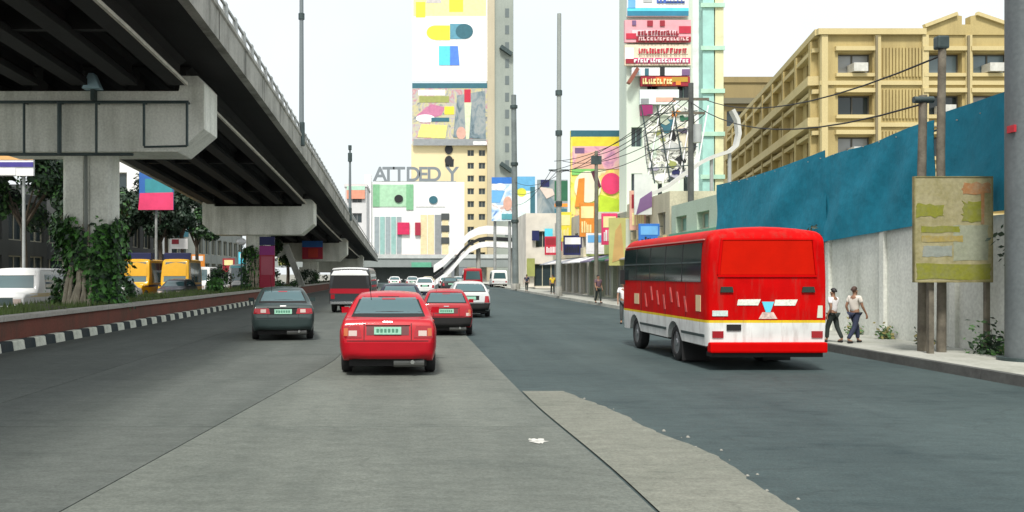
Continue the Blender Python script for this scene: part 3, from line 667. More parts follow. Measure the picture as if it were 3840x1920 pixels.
    patch(bv, [(-.03, 1.06), (.05, 1.06), (.12, 1.25), (-.1, 1.25)], 'rear', M('cyan_emblem', (.12, .62, .78), .4), 'emblem', t, 4, 4, .012, .01)
    patch(bv, [(-.16, .94), (.18, .94), (.11, 1.06), (-.09, 1.06)], 'rear', M('pale_emblem', (.6, .45, .4), .5, var=.4, vs=12), 'emblem', t, 4, 3, .010, .008)
    patch(bv, [(.90, .96), (1.0, .96), (1.0, 1.18), (.92, 1.18)], 'rear', M('pale_oval', (.6, .62, .5), .5), 'reflector', t, 3, 4, .012, .01)
    patch(bv, [(-.74, .73), (-.48, .73), (-.48, .84), (-.74, .84)], 'rear', UNDER, 'lamp_recess', t, 3, 2, .02, .02)
    MB().box(-1.06, 1.06, -.09, .1, .33, .52).build('bumper', RB, t, bevel=.03)
    MB().box(-1.0, 1.0, -.02, .3, .25, .34).build('bumper_bracket', UNDER, t)
    for s in (-1, 1):
        patch(bv, [(s*.8, .60), (s*1.0, .60), (s*1.0, .72), (s*.8, .72)], 'rear', LAMP_R, 'rear_lamp', t, 3, 2, .02, .02)
    for md in ('left', 'right'):
        for y_ in (1.2, 2.55, 4.4): patch(bv, [(y_-.006, .92), (y_+.006, .92), (y_+.006, 1.58), (y_-.006, 1.58)], md, UNDER, 'panel_seam', t, 1, 6, .003, .004)
    # side windows
    for md in ('left', 'right'):
        for i in range(5):
            y0 = .32 + i*1.14
            w_ = patch(bv, [(y0, 1.60), (y0+1.09, 1.60), (y0+1.09, 2.33), (y0, 2.33)], md, GLASSB, 'side_window', t, 5, 5, .008)
            patch(bv, [(y0, 1.95), (y0+1.09, 1.95), (y0+1.09, 1.98), (y0, 1.98)], md, STEELDK, 'window_bar', w_, 3, 1, .016, .012)
            patch(bv, [(y0+1.09, 1.6), (y0+1.13, 1.6), (y0+1.13, 2.33), (y0+1.09, 2.33)], md, BLACK, 'window_pillar', t, 1, 4, .012, .02)
        patch(bv, [(.2, 2.37), (6.0, 2.37), (6.0, 2.395), (.2, 2.395)], md, M('gutter', (.55, .2, .18), .5), 'rain_gutter', t, 16, 1, .03, .03)
        patch(bv, [(.15, .60), (1.5, .60), (1.5, .65), (.15, .65)], md, STEELDK, 'side_moulding', t, 6, 1, .012, .02)
        patch(bv, [(2.5, .60), (4.55, .60), (4.55, .65), (2.5, .65)], md, STEELDK, 'side_moulding', t, 8, 1, .012, .02)
        patch(bv, [(.32, 1.06), (.58, 1.06), (.58, 1.36), (.32, 1.36)], md, M('cream_mark', (.68, .5, .3), .5), 'side_marking', t, 2, 3, .01, .01)
        patch(bv, [(4.6, 1.06), (5.0, 1.06), (5.0, 1.3), (4.6, 1.3)], md, M('cream_mark', (.68, .5, .3), .5), 'side_marking', t, 2, 3, .01, .01)
        for k in range(7):
            y0 = 1.1 + k*.47; zz = 1.02 + .08*(k % 3)
            patch(bv, [(y0, zz), (y0+.1, zz), (y0+.22, zz+.3), (y0+.12, zz+.3)], md, M('faded_pink', (.55, .09, .08), .5, var=.3, vs=9), 'side_marking', t, 2, 3, .008, .008)
    patch(bv, [(-.9, 1.4), (.9, 1.4), (.85, 2.25), (-.85, 2.25)], 'front', GLASSB, 'windscreen', t, 10, 6)
    for s in (-1, 1):
        wheel(t, s*.93, 5.05, .37, .22, s); wheel(t, s*.93, 2.0, .37, .22, s)
        wheel(t, s*.68, 2.0, .37, .22, -s)
        MB().box(s*1.14-.06, s*1.14+.06, 5.9, 5.98, 1.5, 1.85).build('mirror', BLACK, t)
        MB().bar((s*1.04, 5.95, 1.7), (s*1.14, 5.94, 1.7), .03).build('mirror_arm', BLACK, t)
    for s in (-1, 1): MB().box(s*.8-.27, s*.8+.27, 1.5, 1.53, .05, .5).build('mud_flap', BLACK, t)
    for yy in (2.0, 5.05):
        MB().box(-.95, .95, yy-.44, yy+.44, .5, .82).build('wheel_well', UNDER, t)
    MB().box(-.85, .85, .3, 5.8, .36, .5).build('chassis', UNDER, t)
    MB().cyl((-.8, 2.0, .37), (.8, 2.0, .37), .06, .06, 10).cyl((-.14, 1.86, .36), (.14, 2.12, .36), .15, .15, 12).build('rear_axle', UNDER, t, smooth=40)
    MB().cyl((-.55, .55, .34), (.0, .55, .34), .11, .11, 14).cyl((-.5, .5, .34), (-.5, .0, .3), .04, .04, 10).build('silencer', M('silencer_b', (.5, .52, .52), .4, .5), t, smooth=40)
make_bus()

# jeepneys and vans: high bodied, flat tailed
def make_jeepney(name, label, loc, rz, top, band, low, W=.95, H=1.95, L=4.4, group=None, front=False, cat='jeepney', visor=None, vz=.26, openrear=False):
    t = thing(name, label, cat, loc, rz, group)
    zt = pchip([(0, H-.22), (.03, H-.12), (.1, H-.04), (.3, H), (L*.66, H), (L*.7, H-.06), (L*.78, 1.12), (L*.8, 1.06), (L*.97, .98), (L, .85)])
    zb = pchip([(0, .42), (.2, .36), (L-.2, .36), (L, .42)]); hw = pchip([(.3, W*.97), (.8, W), (1.2, W), (H, W*.9)])
    plan = pchip([(0, .96), (.08, .99), (.2, 1), (L*.7, 1), (L*.85, .9), (L, .82)])
    ys = [0, .03, .06, .1] + [.2 + i*.1 for i in range(int((L-.3)/.1))] + [L-.03, L]
    rf = pchip([(0, .1), (L*.7, .12), (L, .06)]); cr = pchip([(0, .03), (L, .03)])
    rings = [ring(y, zb(y), max([zb(y)+.02] + [.3+math.sqrt(.36**2-(y-c)**2) for c in (.85, L-.8) if abs(y-c) < .36]), zt(y), hw, plan(y), rf(y), cr(y), 10) for y in ys]
    body = MB().loft(rings).build('body', top, t, smooth=38); bv = bvh_of(body)
    if openrear:
        patch(bv, [(-.84*W, .1), (.84*W, .1), (.84*W, L*.66), (-.84*W, L*.66)], 'top', CARW, 'roof', t, 8, 10, .03, .04)
        patch(bv, [(-.9*W, H-.3), (.9*W, H-.3), (.76*W, H-.1), (-.76*W, H-.1)], 'rear', CARW, 'roof_edge', t, 8, 2, .02, .03)
        patch(bv, [(-.86*W, 1.09), (.86*W, 1.09), (.74*W, H-.32), (-.74*W, H-.32)], 'rear', BLACK, 'rear_opening', t, 8, 5)
    else: patch(bv, [(-.78*W, 1.12), (.78*W, 1.12), (.66*W, H-.3), (-.66*W, H-.3)], 'rear', GLASS, 'rear_window', t, 8, 5)
    patch(bv, [(-.93*W, .86), (.93*W, .86), (.93*W, 1.08), (-.93*W, 1.08)], 'rear', band, 'rear_band', t, 8, 2, .014)
    patch(bv, [(-.93*W, .46), (.93*W, .46), (.93*W, .85), (-.93*W, .85)], 'rear', low, 'tailgate', t, 8, 3, .010)
    MB().box(-.92*W, .92*W, -.14, .02, .38, .5).build('bumper', CHROME, t, bevel=.02)
    for s in (-1, 1):
        patch(bv, [(s*.72*W, .62), (s*.9*W, .62), (s*.9*W, .82), (s*.72*W, .82)], 'rear', LAMP_R, 'tail_light', t, 3, 3, .02)
    for md in ('left', 'right'):
        patch(bv, [(.1, .86), (L*.95, .86), (L*.95, 1.0), (.1, 1.0)], md, band, 'side_band', t, 14, 1, .012)
        for i in range(3):
            y0 = .35 + i*(L*.64-.35)/3; y1 = y0 + (L*.64-.35)/3 - .06
            patch(bv, [(y0, 1.14), (y1, 1.14), (y1, H-.24), (y0, H-.24)], md, GLASS, 'side_window', t, 5, 3)
    patch(bv, [(-.78*W, 1.2), (.78*W, 1.2), (.7*W, H-.2), (-.7*W, H-.2)], 'front', GLASS, 'windscreen', t, 8, 5)
    if visor: patch(bv, [(-.8*W, H-vz), (.8*W, H-vz), (.74*W, H-.08), (-.74*W, H-.08)], 'front', visor, 'visor', t, 8, 2, .03)
    for s in (-1, 1):
        patch(bv, [(s*.42*W, .62), (s*.72*W, .62), (s*.72*W, .8), (s*.42*W, .8)], 'front', LAMP_W, 'headlight', t, 4, 3, .02)
        for yy in (.85, L-.8): wheel(t, s*(W-.14), yy, .32, .2, s)
    patch(bv, [(-.4*W, .55), (.4*W, .55), (.4*W, .85), (-.4*W, .85)], 'front', STEELDK, 'grille', t, 5, 3, .015)
    MB().box(-.8*W, .8*W, L-.05, L+.12, .4, .52).build('bumper', CHROME, t, bevel=.02)
    MB().box(-.7*W, .7*W, .2, L-.2, .3, .42).build('chassis', UNDER, t)
    return t
make_jeepney('jeepney', 'white roofed jeepney with a dark rear opening and red tail band under the flyover', (PX(880, 41), 41, .012), R(-3), DKC, paint('band_red', (.35, .008, .02)), paint('tail_dark', (.03, .04, .045)), W=.95, H=1.98, openrear=True)
make_jeepney('jeepney', 'distant red jeepney in the right lane', (PX(1190, 100), 100, .012), 0, RED2, RED, RED2, W=1.05, H=2.35)
make_jeepney('van', 'white van far ahead left of the dark grey steel mast', (PX(1257, 120), 120, .012), 0, CARW, CARW, SILV, W=1.05, H=2.2, cat='van')
make_jeepney('jeepney', 'white vehicle coming the other way at the left edge of the photo', (-15.2, 38.5, .012), math.pi, CARW, paint('cream', (.6, .5, .3)), SILV, W=.95, H=1.95, visor=CARW)
make_jeepney('jeepney', 'oncoming white jeepney with a cyan visor left of the tall red sign', (-13.9, 78, .012), math.pi, CARW, paint('orange', (.5, .2, .03)), SILV, W=1.0, H=2.5, visor=paint('cyan', (.2, .65, .72)))
make_jeepney('van', 'oncoming white van behind the ivy of the second pier', (-17.2, 77.5, .012), math.pi, CARW, CARW, SILV, W=1.0, H=2.3, cat='van')
make_car('white_car', 'oncoming white car in front of the yellow jeepneys', 'car', (-15.7, 51, .012), math.pi, CARW, SEDAN, full=False)
make_car('dark_car', 'oncoming dark car in front of the yellow jeepneys', 'car', (-14.25, 58, .012), math.pi, DKC, HATCH, full=False)
YJ = paint('jeep_yellow', (.62, .33, .008)); NVJ = paint('jeep_navy', (.012, .016, .07))
for k_, (x_, lb) in enumerate(((-18.8, 'oncoming yellow jeepney with a navy roof board, nearer the trees'), (-16.1, 'oncoming yellow jeepney with a navy roof board, nearer the median'))):
    jp = make_jeepney('jeepney', lb, (x_, 66.5, .012), math.pi, YJ, NVJ, YJ, W=.98, H=2.75, L=5.2, visor=YJ, vz=1.15, group='yellow jeepneys')
    MB().box(-.9, .9, 2.9, 3.3, 2.72, 3.2).build('roof_board', NVJ, jp, bevel=.03)
    MB().box(-.5, .1, 3.3, 3.34, 1.75, 2.35).build('painted_panel', M('jeep_orange', (.5, .13, .02), .5), jp)
# ------------------------------------------------------------------ right side: wall, blue sheets, poles, notice board
wl_ = thing('boundary_wall', 'pale plastered concrete wall along the sidewalk behind the bus', 'wall', (12.0, 22, .15))
for i in range(9):
    y0 = 8 + i*3.0
    MB().box(11.95, 12.2, y0, y0+2.985, 0, 2.95 + .05*math.sin(i*2.1)).build('wall_panel', WALLC, wl_, world=True)
    MB().box(11.86, 12.25, y0+2.9, y0+3.12, 0, 3.02).build('wall_post', WALLC, wl_, world=True, bevel=.015)
MB().box(11.90, 12.24, 35.2, 35.5, 0, 3.0).build('wall_post', WALLC, wl_, world=True)
BLUE = M('blue_sheet', (.008, .195, .29), .7, var=.13, vs=2.4, bump=.4, bs=3.2, dist=.06, spec=.25)
def sheet(label, y0, y1, ztop, zbot, wave):
    n, m = 44, 14; b = MB(); ph = random.uniform(0, 6)
    for side in (0, 1):
        P = []
        for j in range(m+1):
            for i in range(n+1):
                u, v = i/n, j/m; y = y0 + (y1-y0)*u
                zt_ = ztop(u); zb_ = zbot(u)
                z = zb_ + (zt_-zb_)*v
                sag = .10*math.sin(u*9+ph) + .06*math.sin(u*21+v*5+ph) + .07*math.sin(v*4+u*6) + .05*math.sin((u*14 + v*9)+ph)
                x = 11.82 + wave*sag*(.35+.65*math.sin(math.pi*v)) + side*.012
                P.append((x, y, z))
        N = n+1
        b.add(P, [(j*N+i, j*N+i+1, (j+1)*N+i+1, (j+1)*N+i) for j in range(m) for i in range(n)])
    o = b.build('tarpaulin', BLUE, smooth=60)
    return tag(o, label, 'tarpaulin', 'blue sheets hung on the wall')
sheet('blue sheet at the right edge, right of the two wooden posts', 13.5, 20.35, lambda u: 5.45-.12*u, lambda u: 3.05-.05*u, .35)
sheet('blue sheet in the middle, between the wooden posts and the bus roof', 20.6, 26.2, lambda u: 5.22-.18*u+.03*math.sin(9*u), lambda u: 2.92-.25*u, .4)
sheet('long blue sheet farthest left, above the bus roof', 26.05, 35.2, lambda u: 5.28-.1*math.sin(u*3.1)-.1*u, lambda u: 2.66-.1*u, .4)
RP = M('rope', (.35, .33, .28), .9)
sf = thing('sheet_frame', 'thin steel poles carrying the blue sheets above the wall', 'frame', (12.02, 24, 2.9))
for y in (14, 17.3, 20.5, 23.4, 26.1, 29, 32, 35.1): MB().cyl((12.05, y, 2.6), (12.05, y, 5.1), .03, .03, 8).build('upright', STEELDK, sf, world=True)
for i_ in range(26):
    y_ = 14 + i_*.82; MB().bar((11.80, y_, 5.08), (12.05, y_+.1, 5.04), .02).build('tie', RP, sf, world=True)
MB().cyl((12.05, 13.6, 5.05), (12.05, 35.2, 5.02), .025, .025, 8).build('rail', STEELDK, sf, world=True)
# steel column at the right edge
bc = thing('steel_column', 'thick grey steel column at the right edge of the photo', 'column', (11.38, 16.9, .15))
MB().cyl((0, 0, 0), (0, 0, 14), .33, .33, 28).build('shaft', weathered('column_paint', (.12, .14, .145), (.07, .085, .09), .8, True, .6, .55), bc, smooth=40)
MB().cyl((0, 0, 0), (0, 0, .06), .46, .46, 28).build('base_plate', STEELDK, bc)
YEL = weathered('hazard_yellow', (.42, .32, .04), (.15, .16, .14), 2.5, False, .9)
MB().box(-.02, .16, -.345, -.29, .62, .9).build('paint_mark', YEL, bc)
MB().box(.0, .2, -.34, -.28, .2, .4).build('paint_mark', YEL, bc)
MB().box(-.345, -.30, -.2, .0, 4.2, 4.33).build('red_tag', flat('tag_red', (.45, .02, .03)), bc)
# wooden posts
def post(name, label, dx, Y, topd, r, based=887):
    x = PX(dx, Y); h = PZ(topd, Y) - .15
    t = thing(name, label, 'post', (x, Y, .15), 0, 'wooden posts by the notice board')
    b = MB().tube([(0, 0, -.1), (.01, 0, h*.3), (-.015, .0, h*.65), (.02, 0, h)], [r*1.08, r, r*.95, r*.86], 12); b.build('shaft', WOOD, t, smooth=50)
    return t, h
pA, hA = post('wooden_post', 'shorter pale wooden post behind the left edge of the notice board', 2320, 19.0, 240, .09)
pB, hB = post('wooden_post', 'taller dark wooden post rising above the notice board', 2368, 18.75, 118, .085)
MB().box(-.12, .12, -.1, .1, hB-.05, hB+.22).build('cap', STEELDK, pB, bevel=.04)
MB().cyl((-.2, -.04, hA-.1), (.2, -.04, hA-.1), .07, .07, 10).build('insulator', STEELDK, pA, smooth=40)
MB().cyl((-.16, 0, hB*.55), (.16, 0, hB*.55), .125, .125, 12).build('clamp', STEELDK, pB, smooth=40)
# notice board
Yb = 18.25
nb = thing('notice_board', 'weathered beige notice board with faded olive and orange patches on posts', 'sign', (PX(2398, Yb), Yb, .15))
bx0, bx1, bz0, bz1 = PX(2302, Yb), PX(2495, Yb), PZ(708, Yb), PZ(446, Yb)
MB().box(bx0, bx1, Yb, Yb+.06, bz0, bz1).build('board', weathered('board_beige', (.33, .30, .17), (.2, .18, .06), 1.8, False, .9), nb, world=True)
def on_board(u0, u1, v0, v1, mat, name, lift=.006, jag=.04):
    W_, H_ = bx1-bx0, bz1-bz0
    cor = [(u0, v0), (u1, v0), (u1, v1), (u0, v1)]; pts = [(cor[a_][0]*(1-f_)+cor[(a_+1) % 4][0]*f_ + random.uniform(-1, 1)*jag*.5, cor[a_][1]*(1-f_)+cor[(a_+1) % 4][1]*f_ + random.uniform(-1, 1)*jag*.35) for a_ in range(4) for f_ in (0, .17, .33, .5, .67, .83)]
    pts = [(bx0 + min(max(u, .01), .99)*W_, bz1 - min(max(v, .01), .99)*H_) for u, v in pts]
    MB().prism(pts, 'y', Yb-lift, Yb+.01).build(name, mat, nb, world=True)
OLV = weathered('olive_faded', (.2, .21, .02), (.2, .2, .09), 3, False, .8); ORG = weathered('orange_faded', (.34, .16, .06), (.3, .26, .17), 3, False, .9); MUS = weathered('mustard_faded', (.32, .25, .07), (.28, .27, .18), 3, False, .9)
on_board(.62, .99, .05, .16, ORG, 'faded_patch'); on_board(.02, .36, .26, .38, OLV, 'faded_patch', .007); on_board(.62, .88, .24, .42, OLV, 'faded_patch', .007, .05)
on_board(.08, .58, .47, .53, OLV, 'faded_patch', .005, .015); on_board(.08, .62, .56, .62, MUS, 'faded_patch', .007, .015); on_board(.02, .98, .83, .98, OLV, 'faded_patch', .008, .02)
on_board(.86, .9, .1, .45, ORG, 'faded_patch', .009, .005); on_board(.5, .95, .46, .8, weathered('pale_faded', (.28, .3, .22), (.2, .22, .13), 2, False, .6), 'faded_patch', .004, .02)
on_board(.1, .48, .66, .76, weathered('grey_faded', (.24, .27, .24), (.3, .3, .25), 2, False, .6), 'faded_patch', .005, .02)
FRM = M('board_frame', (.2, .18, .08), .9, var=.4, vs=3)
for (a, b_, c, d) in ((bx0-.02, bx0, bz0-.02, bz1+.02), (bx1, bx1+.02, bz0-.02, bz1+.02)): MB().box(a, b_, Yb-.012, Yb+.07, c, d).build('frame', FRM, nb, world=True)
for (c, d) in ((bz0-.02, bz0), (bz1, bz1+.02)): MB().box(bx0, bx1, Yb-.012, Yb+.07, c, d).build('frame', FRM, nb, world=True)
for dx, wd in ((2340, .1), (2482, .08)):
    x = PX(dx, Yb+.15); MB().box(x-wd/2, x+wd/2, Yb+.1, Yb+.2, .1, bz1-.1).build('leg', WOOD, nb, world=True)
# weeds at the foot of the wall
def weed(x, y, h, n, label, mats=(LEAF, LEAF_B)):
    t = thing('weed', label, 'plant', (x, y, .15), 0, 'weeds along the foot of the wall')
    for mt in mats:
        leaves(n//len(mats), lambda: ((random.gauss(0, h*.35), random.gauss(0, h*.3)-.05, abs(random.gauss(0, h*.45))), (0, -1, .5)), .055).build('foliage', mt, t)
    for k in range(4): MB().tube([(0, 0, 0), (random.uniform(-.1, .1), random.uniform(-.1, .1), h*.9)], [.012, .006], 5).build('stem', BARK, t)
DRY = M('dry_weed', (.2, .18, .06), .8, var=.4)
wdx = [(11.6, 18.3, .55, 260, 'bushy weed behind the legs of the notice board', (LEAF_D, LEAF)), (11.7, 17.7, .4, 160, 'green weed between the notice board and the steel column', (LEAF, LEAF_B)), (11.75, 24.2, .3, 120, 'dry weed at the wall foot beside the two pedestrians', (DRY, LEAF)),
       (11.75, 22.6, .3, 120, 'low weed midway between the pedestrians and the wooden posts', (LEAF, DRY)), (11.75, 20.9, .32, 120, 'dry weed just left of the wooden posts', (DRY, LEAF_D)), (11.5, 17.25, .35, 120, 'dry yellowish weed closest to the steel column', (DRY, DRY))]
for a in wdx: weed(a[0], a[1], a[2], a[3], a[4], a[5])
# bush growing over the wall
for (y, z, lb) in ((26.6, 2.7, 'small dark bush growing on the wall top behind the bus'), (17.6, 2.35, 'dark bush sprouting from the wall right of the notice board')):
    t = thing('bush', lb, 'plant', (11.75, y, z-.2))
    leaves(130, lambda: ((random.gauss(-.05, .12), random.gauss(0, .22), random.gauss(.15, .2)), (-1, -.3, .4)), .075).build('foliage', LEAF_D, t)
    MB().tube([(.2, 0, -.2), (0, 0, .15)], [.02, .01], 5).build('stem', BARK, t)

# ------------------------------------------------------------------ people
SKIN = M('skin', (.28, .15, .09), .6); HAIR = M('hair', (.012, .01, .01), .6)
def skin_mesh(name, joints, edges, mat, parent, sub=2):
    me = bpy.data.meshes.new(name); me.from_pydata([j[0] for j in joints], edges, [])
    o = bpy.data.objects.new(name, me); C.objects.link(o)
    md = o.modifiers.new('s', 'SKIN'); md.use_smooth_shade = True
    for i, j in enumerate(joints):
        rr = j[1]; me.skin_vertices[0].data[i].radius = (rr, rr) if not isinstance(rr, tuple) else rr
    me.skin_vertices[0].data[0].use_root = True
    sb = o.modifiers.new('d', 'SUBSURF'); sb.levels = sub; sb.render_levels = sub
    dg = bpy.context.evaluated_depsgraph_get(); ev = o.evaluated_get(dg); nm = bpy.data.meshes.new_from_object(ev)
    bpy.data.objects.remove(o); nm.materials.clear(); nm.materials.append(mat); nm.name = name
    nm.polygons.foreach_set('use_smooth', [True]*len(nm.polygons))
    q = bpy.data.objects.new(name, nm); C.objects.link(q); q.parent = parent; return q
def person(label, loc, h, rz, shirt, trousers, stride=.25, hair=HAIR, bag=None, longsleeve=False):
    t = thing('person', label, 'person', loc, rz, None)
    s = h/1.7
    def S(p): return tuple(c*s for c in p)
    hipL, hipR = (-.09, 0, .86), (.09, 0, .86)
    kL, kR = (-.1, stride*.45, .47), (.1, -stride*.25, .47); aL, aR = (-.1, stride*.5, .09), (.1, -stride*.8, .1); tL, tR = (-.12, stride*.5+.16, .03), (.12, -stride*.8+.15, .05)
    shL, shR = (-.19, 0, 1.38), (.19, 0, 1.38); eL, eR = (-.25, -.08, 1.1), (.25, .05, 1.1); wL, wR = (-.25, .05, .86), (.25, .2, .88)
    J = [((0, 0, .92), (.135, .1)), ((0, 0, 1.12), (.125, .09)), ((0, 0, 1.32), (.15, .095)), ((0, 0, 1.45), (.055, .055)), ((0, .01, 1.53), (.072, .08)), ((0, .015, 1.63), (.07, .085)),
         (hipL, .085), (kL, .058), (aL, .038), (tL, .035), (hipR, .085), (kR, .058), (aR, .038), (tR, .035),
         (shL, .055), (eL, .04), (wL, .026), (shR, .055), (eR, .04), (wR, .026)]
    E = [(0,1),(1,2),(2,3),(3,4),(4,5),(0,6),(6,7),(7,8),(8,9),(0,10),(10,11),(11,12),(12,13),(2,14),(14,15),(15,16),(2,17),(17,18),(18,19)]
    for wi, w_, sg in ((16, wL, -1), (19, wR, 1)):
        pj = len(J); J.append(((w_[0], w_[1]+.02, w_[2]-.06), (.022, .032))); E.append((wi, pj))
        for f in range(4):
            k = len(J); J.append(((w_[0]+sg*.004, w_[1]+.045-.022*f, w_[2]-.11), .0085)); J.append(((w_[0]-sg*.012, w_[1]+.05-.022*f, w_[2]-.15+.006*abs(f-1.5)), .007)); E += [(pj, k), (k, k+1)]
        k = len(J); J.append(((w_[0]-sg*.01, w_[1]+.06, w_[2]-.06), .009)); J.append(((w_[0]-sg*.015, w_[1]+.075, w_[2]-.1), .008)); E += [(pj, k), (k, k+1)]
    J = [(S(p), (r[0]*s, r[1]*s) if isinstance(r, tuple) else r*s) for p, r in J]
    skin_mesh('body', J, E, SKIN, t, 1)
    g_ = .014
    skin_mesh('shirt', [(S((0, 0, .9)), (.15*s, .118*s)), (S((0, 0, 1.12)), (.145*s, .11*s)), (S((0, 0, 1.33)), (.165*s, .112*s)), (S((0, 0, 1.42)), (.085*s, .075*s)), (S(shL), .078*s), (S(tuple(a*.4+b*.6 for a, b in zip(shL, eL))), .064*s), (S(shR), .078*s), (S(tuple(a*.4+b*.6 for a, b in zip(shR, eR))), .064*s)], [(0,1),(1,2),(2,3),(2,4),(4,5),(2,6),(6,7)], shirt, t)
    skin_mesh('trousers', [(S((0, 0, .94)), (.15*s, .115*s)), (S(hipL), .102*s), (S(kL), .074*s), (S((aL[0], aL[1], aL[2]+.03)), .06*s), (S(hipR), .102*s), (S(kR), .074*s), (S((aR[0], aR[1], aR[2]+.03)), .06*s)], [(0,1),(1,2),(2,3),(0,4),(4,5),(5,6)], trousers, t)
    for a, b_ in ((aL, tL), (aR, tR)):
        skin_mesh('shoe', [(S((a[0], a[1]-.03, .045)), .045*s), (S((b_[0], b_[1]-.04, .04)), .046*s), (S((b_[0], b_[1]+.02, .035)), .036*s)], [(0,1),(1,2)], BLACK, t, 1)
    hb = MB(); hn = 16
    hb.loft([[(.083*s*math.sin(R(a))*math.cos(2*math.pi*q/hn), -.012*s + .098*s*math.sin(R(a))*math.sin(2*math.pi*q/hn) - (.0 if a < 80 else .02*s), (1.625 + .1*math.cos(R(a)))*s + (.045*s*max(0, math.sin(2*math.pi*q/hn)) if a > 70 else 0)) for q in range(hn)] for a in (4, 25, 48, 70, 92, 112)])
    hb.build('hair', hair, t, smooth=70)
    for sg in (-1, 1):
        MB().cyl(S((sg*.03, .082, 1.585)), S((sg*.03, .095, 1.585)), .011*s, .009*s, 8).build('eye', HAIR, t)
        MB().cyl(S((sg*.078, .0, 1.56)), S((sg*.09, -.005, 1.575)), .025*s, .018*s, 8).build('ear', SKIN, t)
    MB().add([S((-.015, .085, 1.54)), S((.015, .085, 1.54)), S((0, .115, 1.545)), S((0, .09, 1.59))], [(0,1,2),(0,2,3),(1,3,2)]).build('nose', SKIN, t)
    MB().box(-.025*s, .025*s, .085*s, .096*s, 1.5*s, 1.51*s).build('mouth', M('lips', (.25, .07, .06), .5), t)
    return t
TS_W = M('shirt_white', (.78, .76, .76), .8, var=.08); JEAN = M('jeans', (.02, .028, .06), .85, var=.2, vs=9); DKG = M('trousers_dark', (.02, .03, .026), .85); TS_Y = M('shirt_ochre', (.32, .26, .04), .8)
person('person in a white shirt and dark trousers right beside the bus corner', (PX(2096, 21.4), 21.4, .15), 1.26, R(35), TS_W, DKG, .3)
person('person in a white shirt and navy trousers by the pale wall, farther from the bus', (PX(2150, 21.2), 21.2, .15), 1.30, R(-70), M('shirt_offwhite', (.66, .62, .55), .85), JEAN, .45, M('hair_brown', (.06, .03, .02), .7))
person('person in a white shirt standing ahead of the bus at its left corner', (PX(1570, 32), 32, .0), 1.5, R(170), TS_W, M('trousers_grey', (.1, .11, .11), .8), .15)
for i, (dx, Y, mt, lb) in enumerate(((1325, 84, JEAN, 'person in dark clothes far up the right sidewalk below the blue billboards'), (1390, 72, M('shirt_yellow', (.7, .5, .03), .8), 'person in a yellow shirt beside the slim steel pole'), (1505, 50, M('shirt_mauve', (.12, .07, .09), .8), 'person in dark mauve by the shop row'))):
    person(lb, (PX(dx, Y), Y, .15), 1.55, R(160+20*i), mt, DKG, .2)

# ------------------------------------------------------------------ buildings
FRAMEW = M('frame_pale', (.45, .43, .33), .6)
def facade(t, origin, u, width, z0, z1, wins, wall, depth=.35, frame=FRAMEW, name='wall', glass=BGLASS, bars=True):
    """wall with real openings; wins: (a0,a1,b0,b1) along u and up; u is the unit direction, the outside lies to its right"""
    u = Vector(u).normalized(); nrm = Vector((u.y, -u.x, 0)); o = Vector(origin)
    wins = [w_ for w_ in wins if w_[3] < z1 - .1 and w_[0] > .01 and w_[1] < width - .01]
    xs = sorted(set([0, width] + [q for w_ in wins for q in w_[:2]])); zs = sorted(set([z0, z1] + [q for w_ in wins for q in w_[2:]]))
    P = lambda a, z, d=0: o + u*a + Vector((0, 0, z)) - nrm*d
    b = MB()
    for i in range(len(xs)-1):
        for j in range(len(zs)-1):
            cx, cz = (xs[i]+xs[i+1])/2, (zs[j]+zs[j+1])/2
            if any(w_[0] < cx < w_[1] and w_[2] < cz < w_[3] for w_ in wins): continue
            b.add([P(xs[i], zs[j]), P(xs[i+1], zs[j]), P(xs[i+1], zs[j+1]), P(xs[i], zs[j+1])], [(0,1,2,3)])
    for a0, a1, b0, b1 in wins:
        c = [P(a0, b0), P(a1, b0), P(a1, b1), P(a0, b1)]; d = [P(a0, b0, depth), P(a1, b0, depth), P(a1, b1, depth), P(a0, b1, depth)]
        b.add(c + d, [(i, (i+1) % 4, 4+(i+1) % 4, 4+i) for i in range(4)])
    b.build(name, wall, t, world=True)
    for a0, a1, b0, b1 in wins:
        e = depth - .02; f = MB(); s = min(.09, (a1-a0)*.06)
        def B(p0, p1, q0, q1): f.hexa([P(p0, q0, e-.06), P(p1, q0, e-.06), P(p1, q0, e), P(p0, q0, e)], [P(p0, q1, e-.06), P(p1, q1, e-.06), P(p1, q1, e), P(p0, q1, e)])
        B(a0, a0+s, b0, b1); B(a1-s, a1, b0, b1); B(a0+s, a1-s, b0, b0+s); B(a0+s, a1-s, b1-s, b1)
        if bars:
            nb_ = max(2, round((a1-a0)/1.2))
            for k in range(1, nb_): q = a0 + (a1-a0)*k/nb_; B(q-s/2, q+s/2, b0+s, b1-s)
        wo_ = f.build('window', frame, t, world=True)
        MB().add([P(a0, b0, e+.01), P(a1, b0, e+.01), P(a1, b1, e+.01), P(a0, b1, e+.01)], [(0,1,2,3)]).build('pane', glass if not isinstance(glass, (list, tuple)) else random.choice(glass), wo_, world=True)
    return P

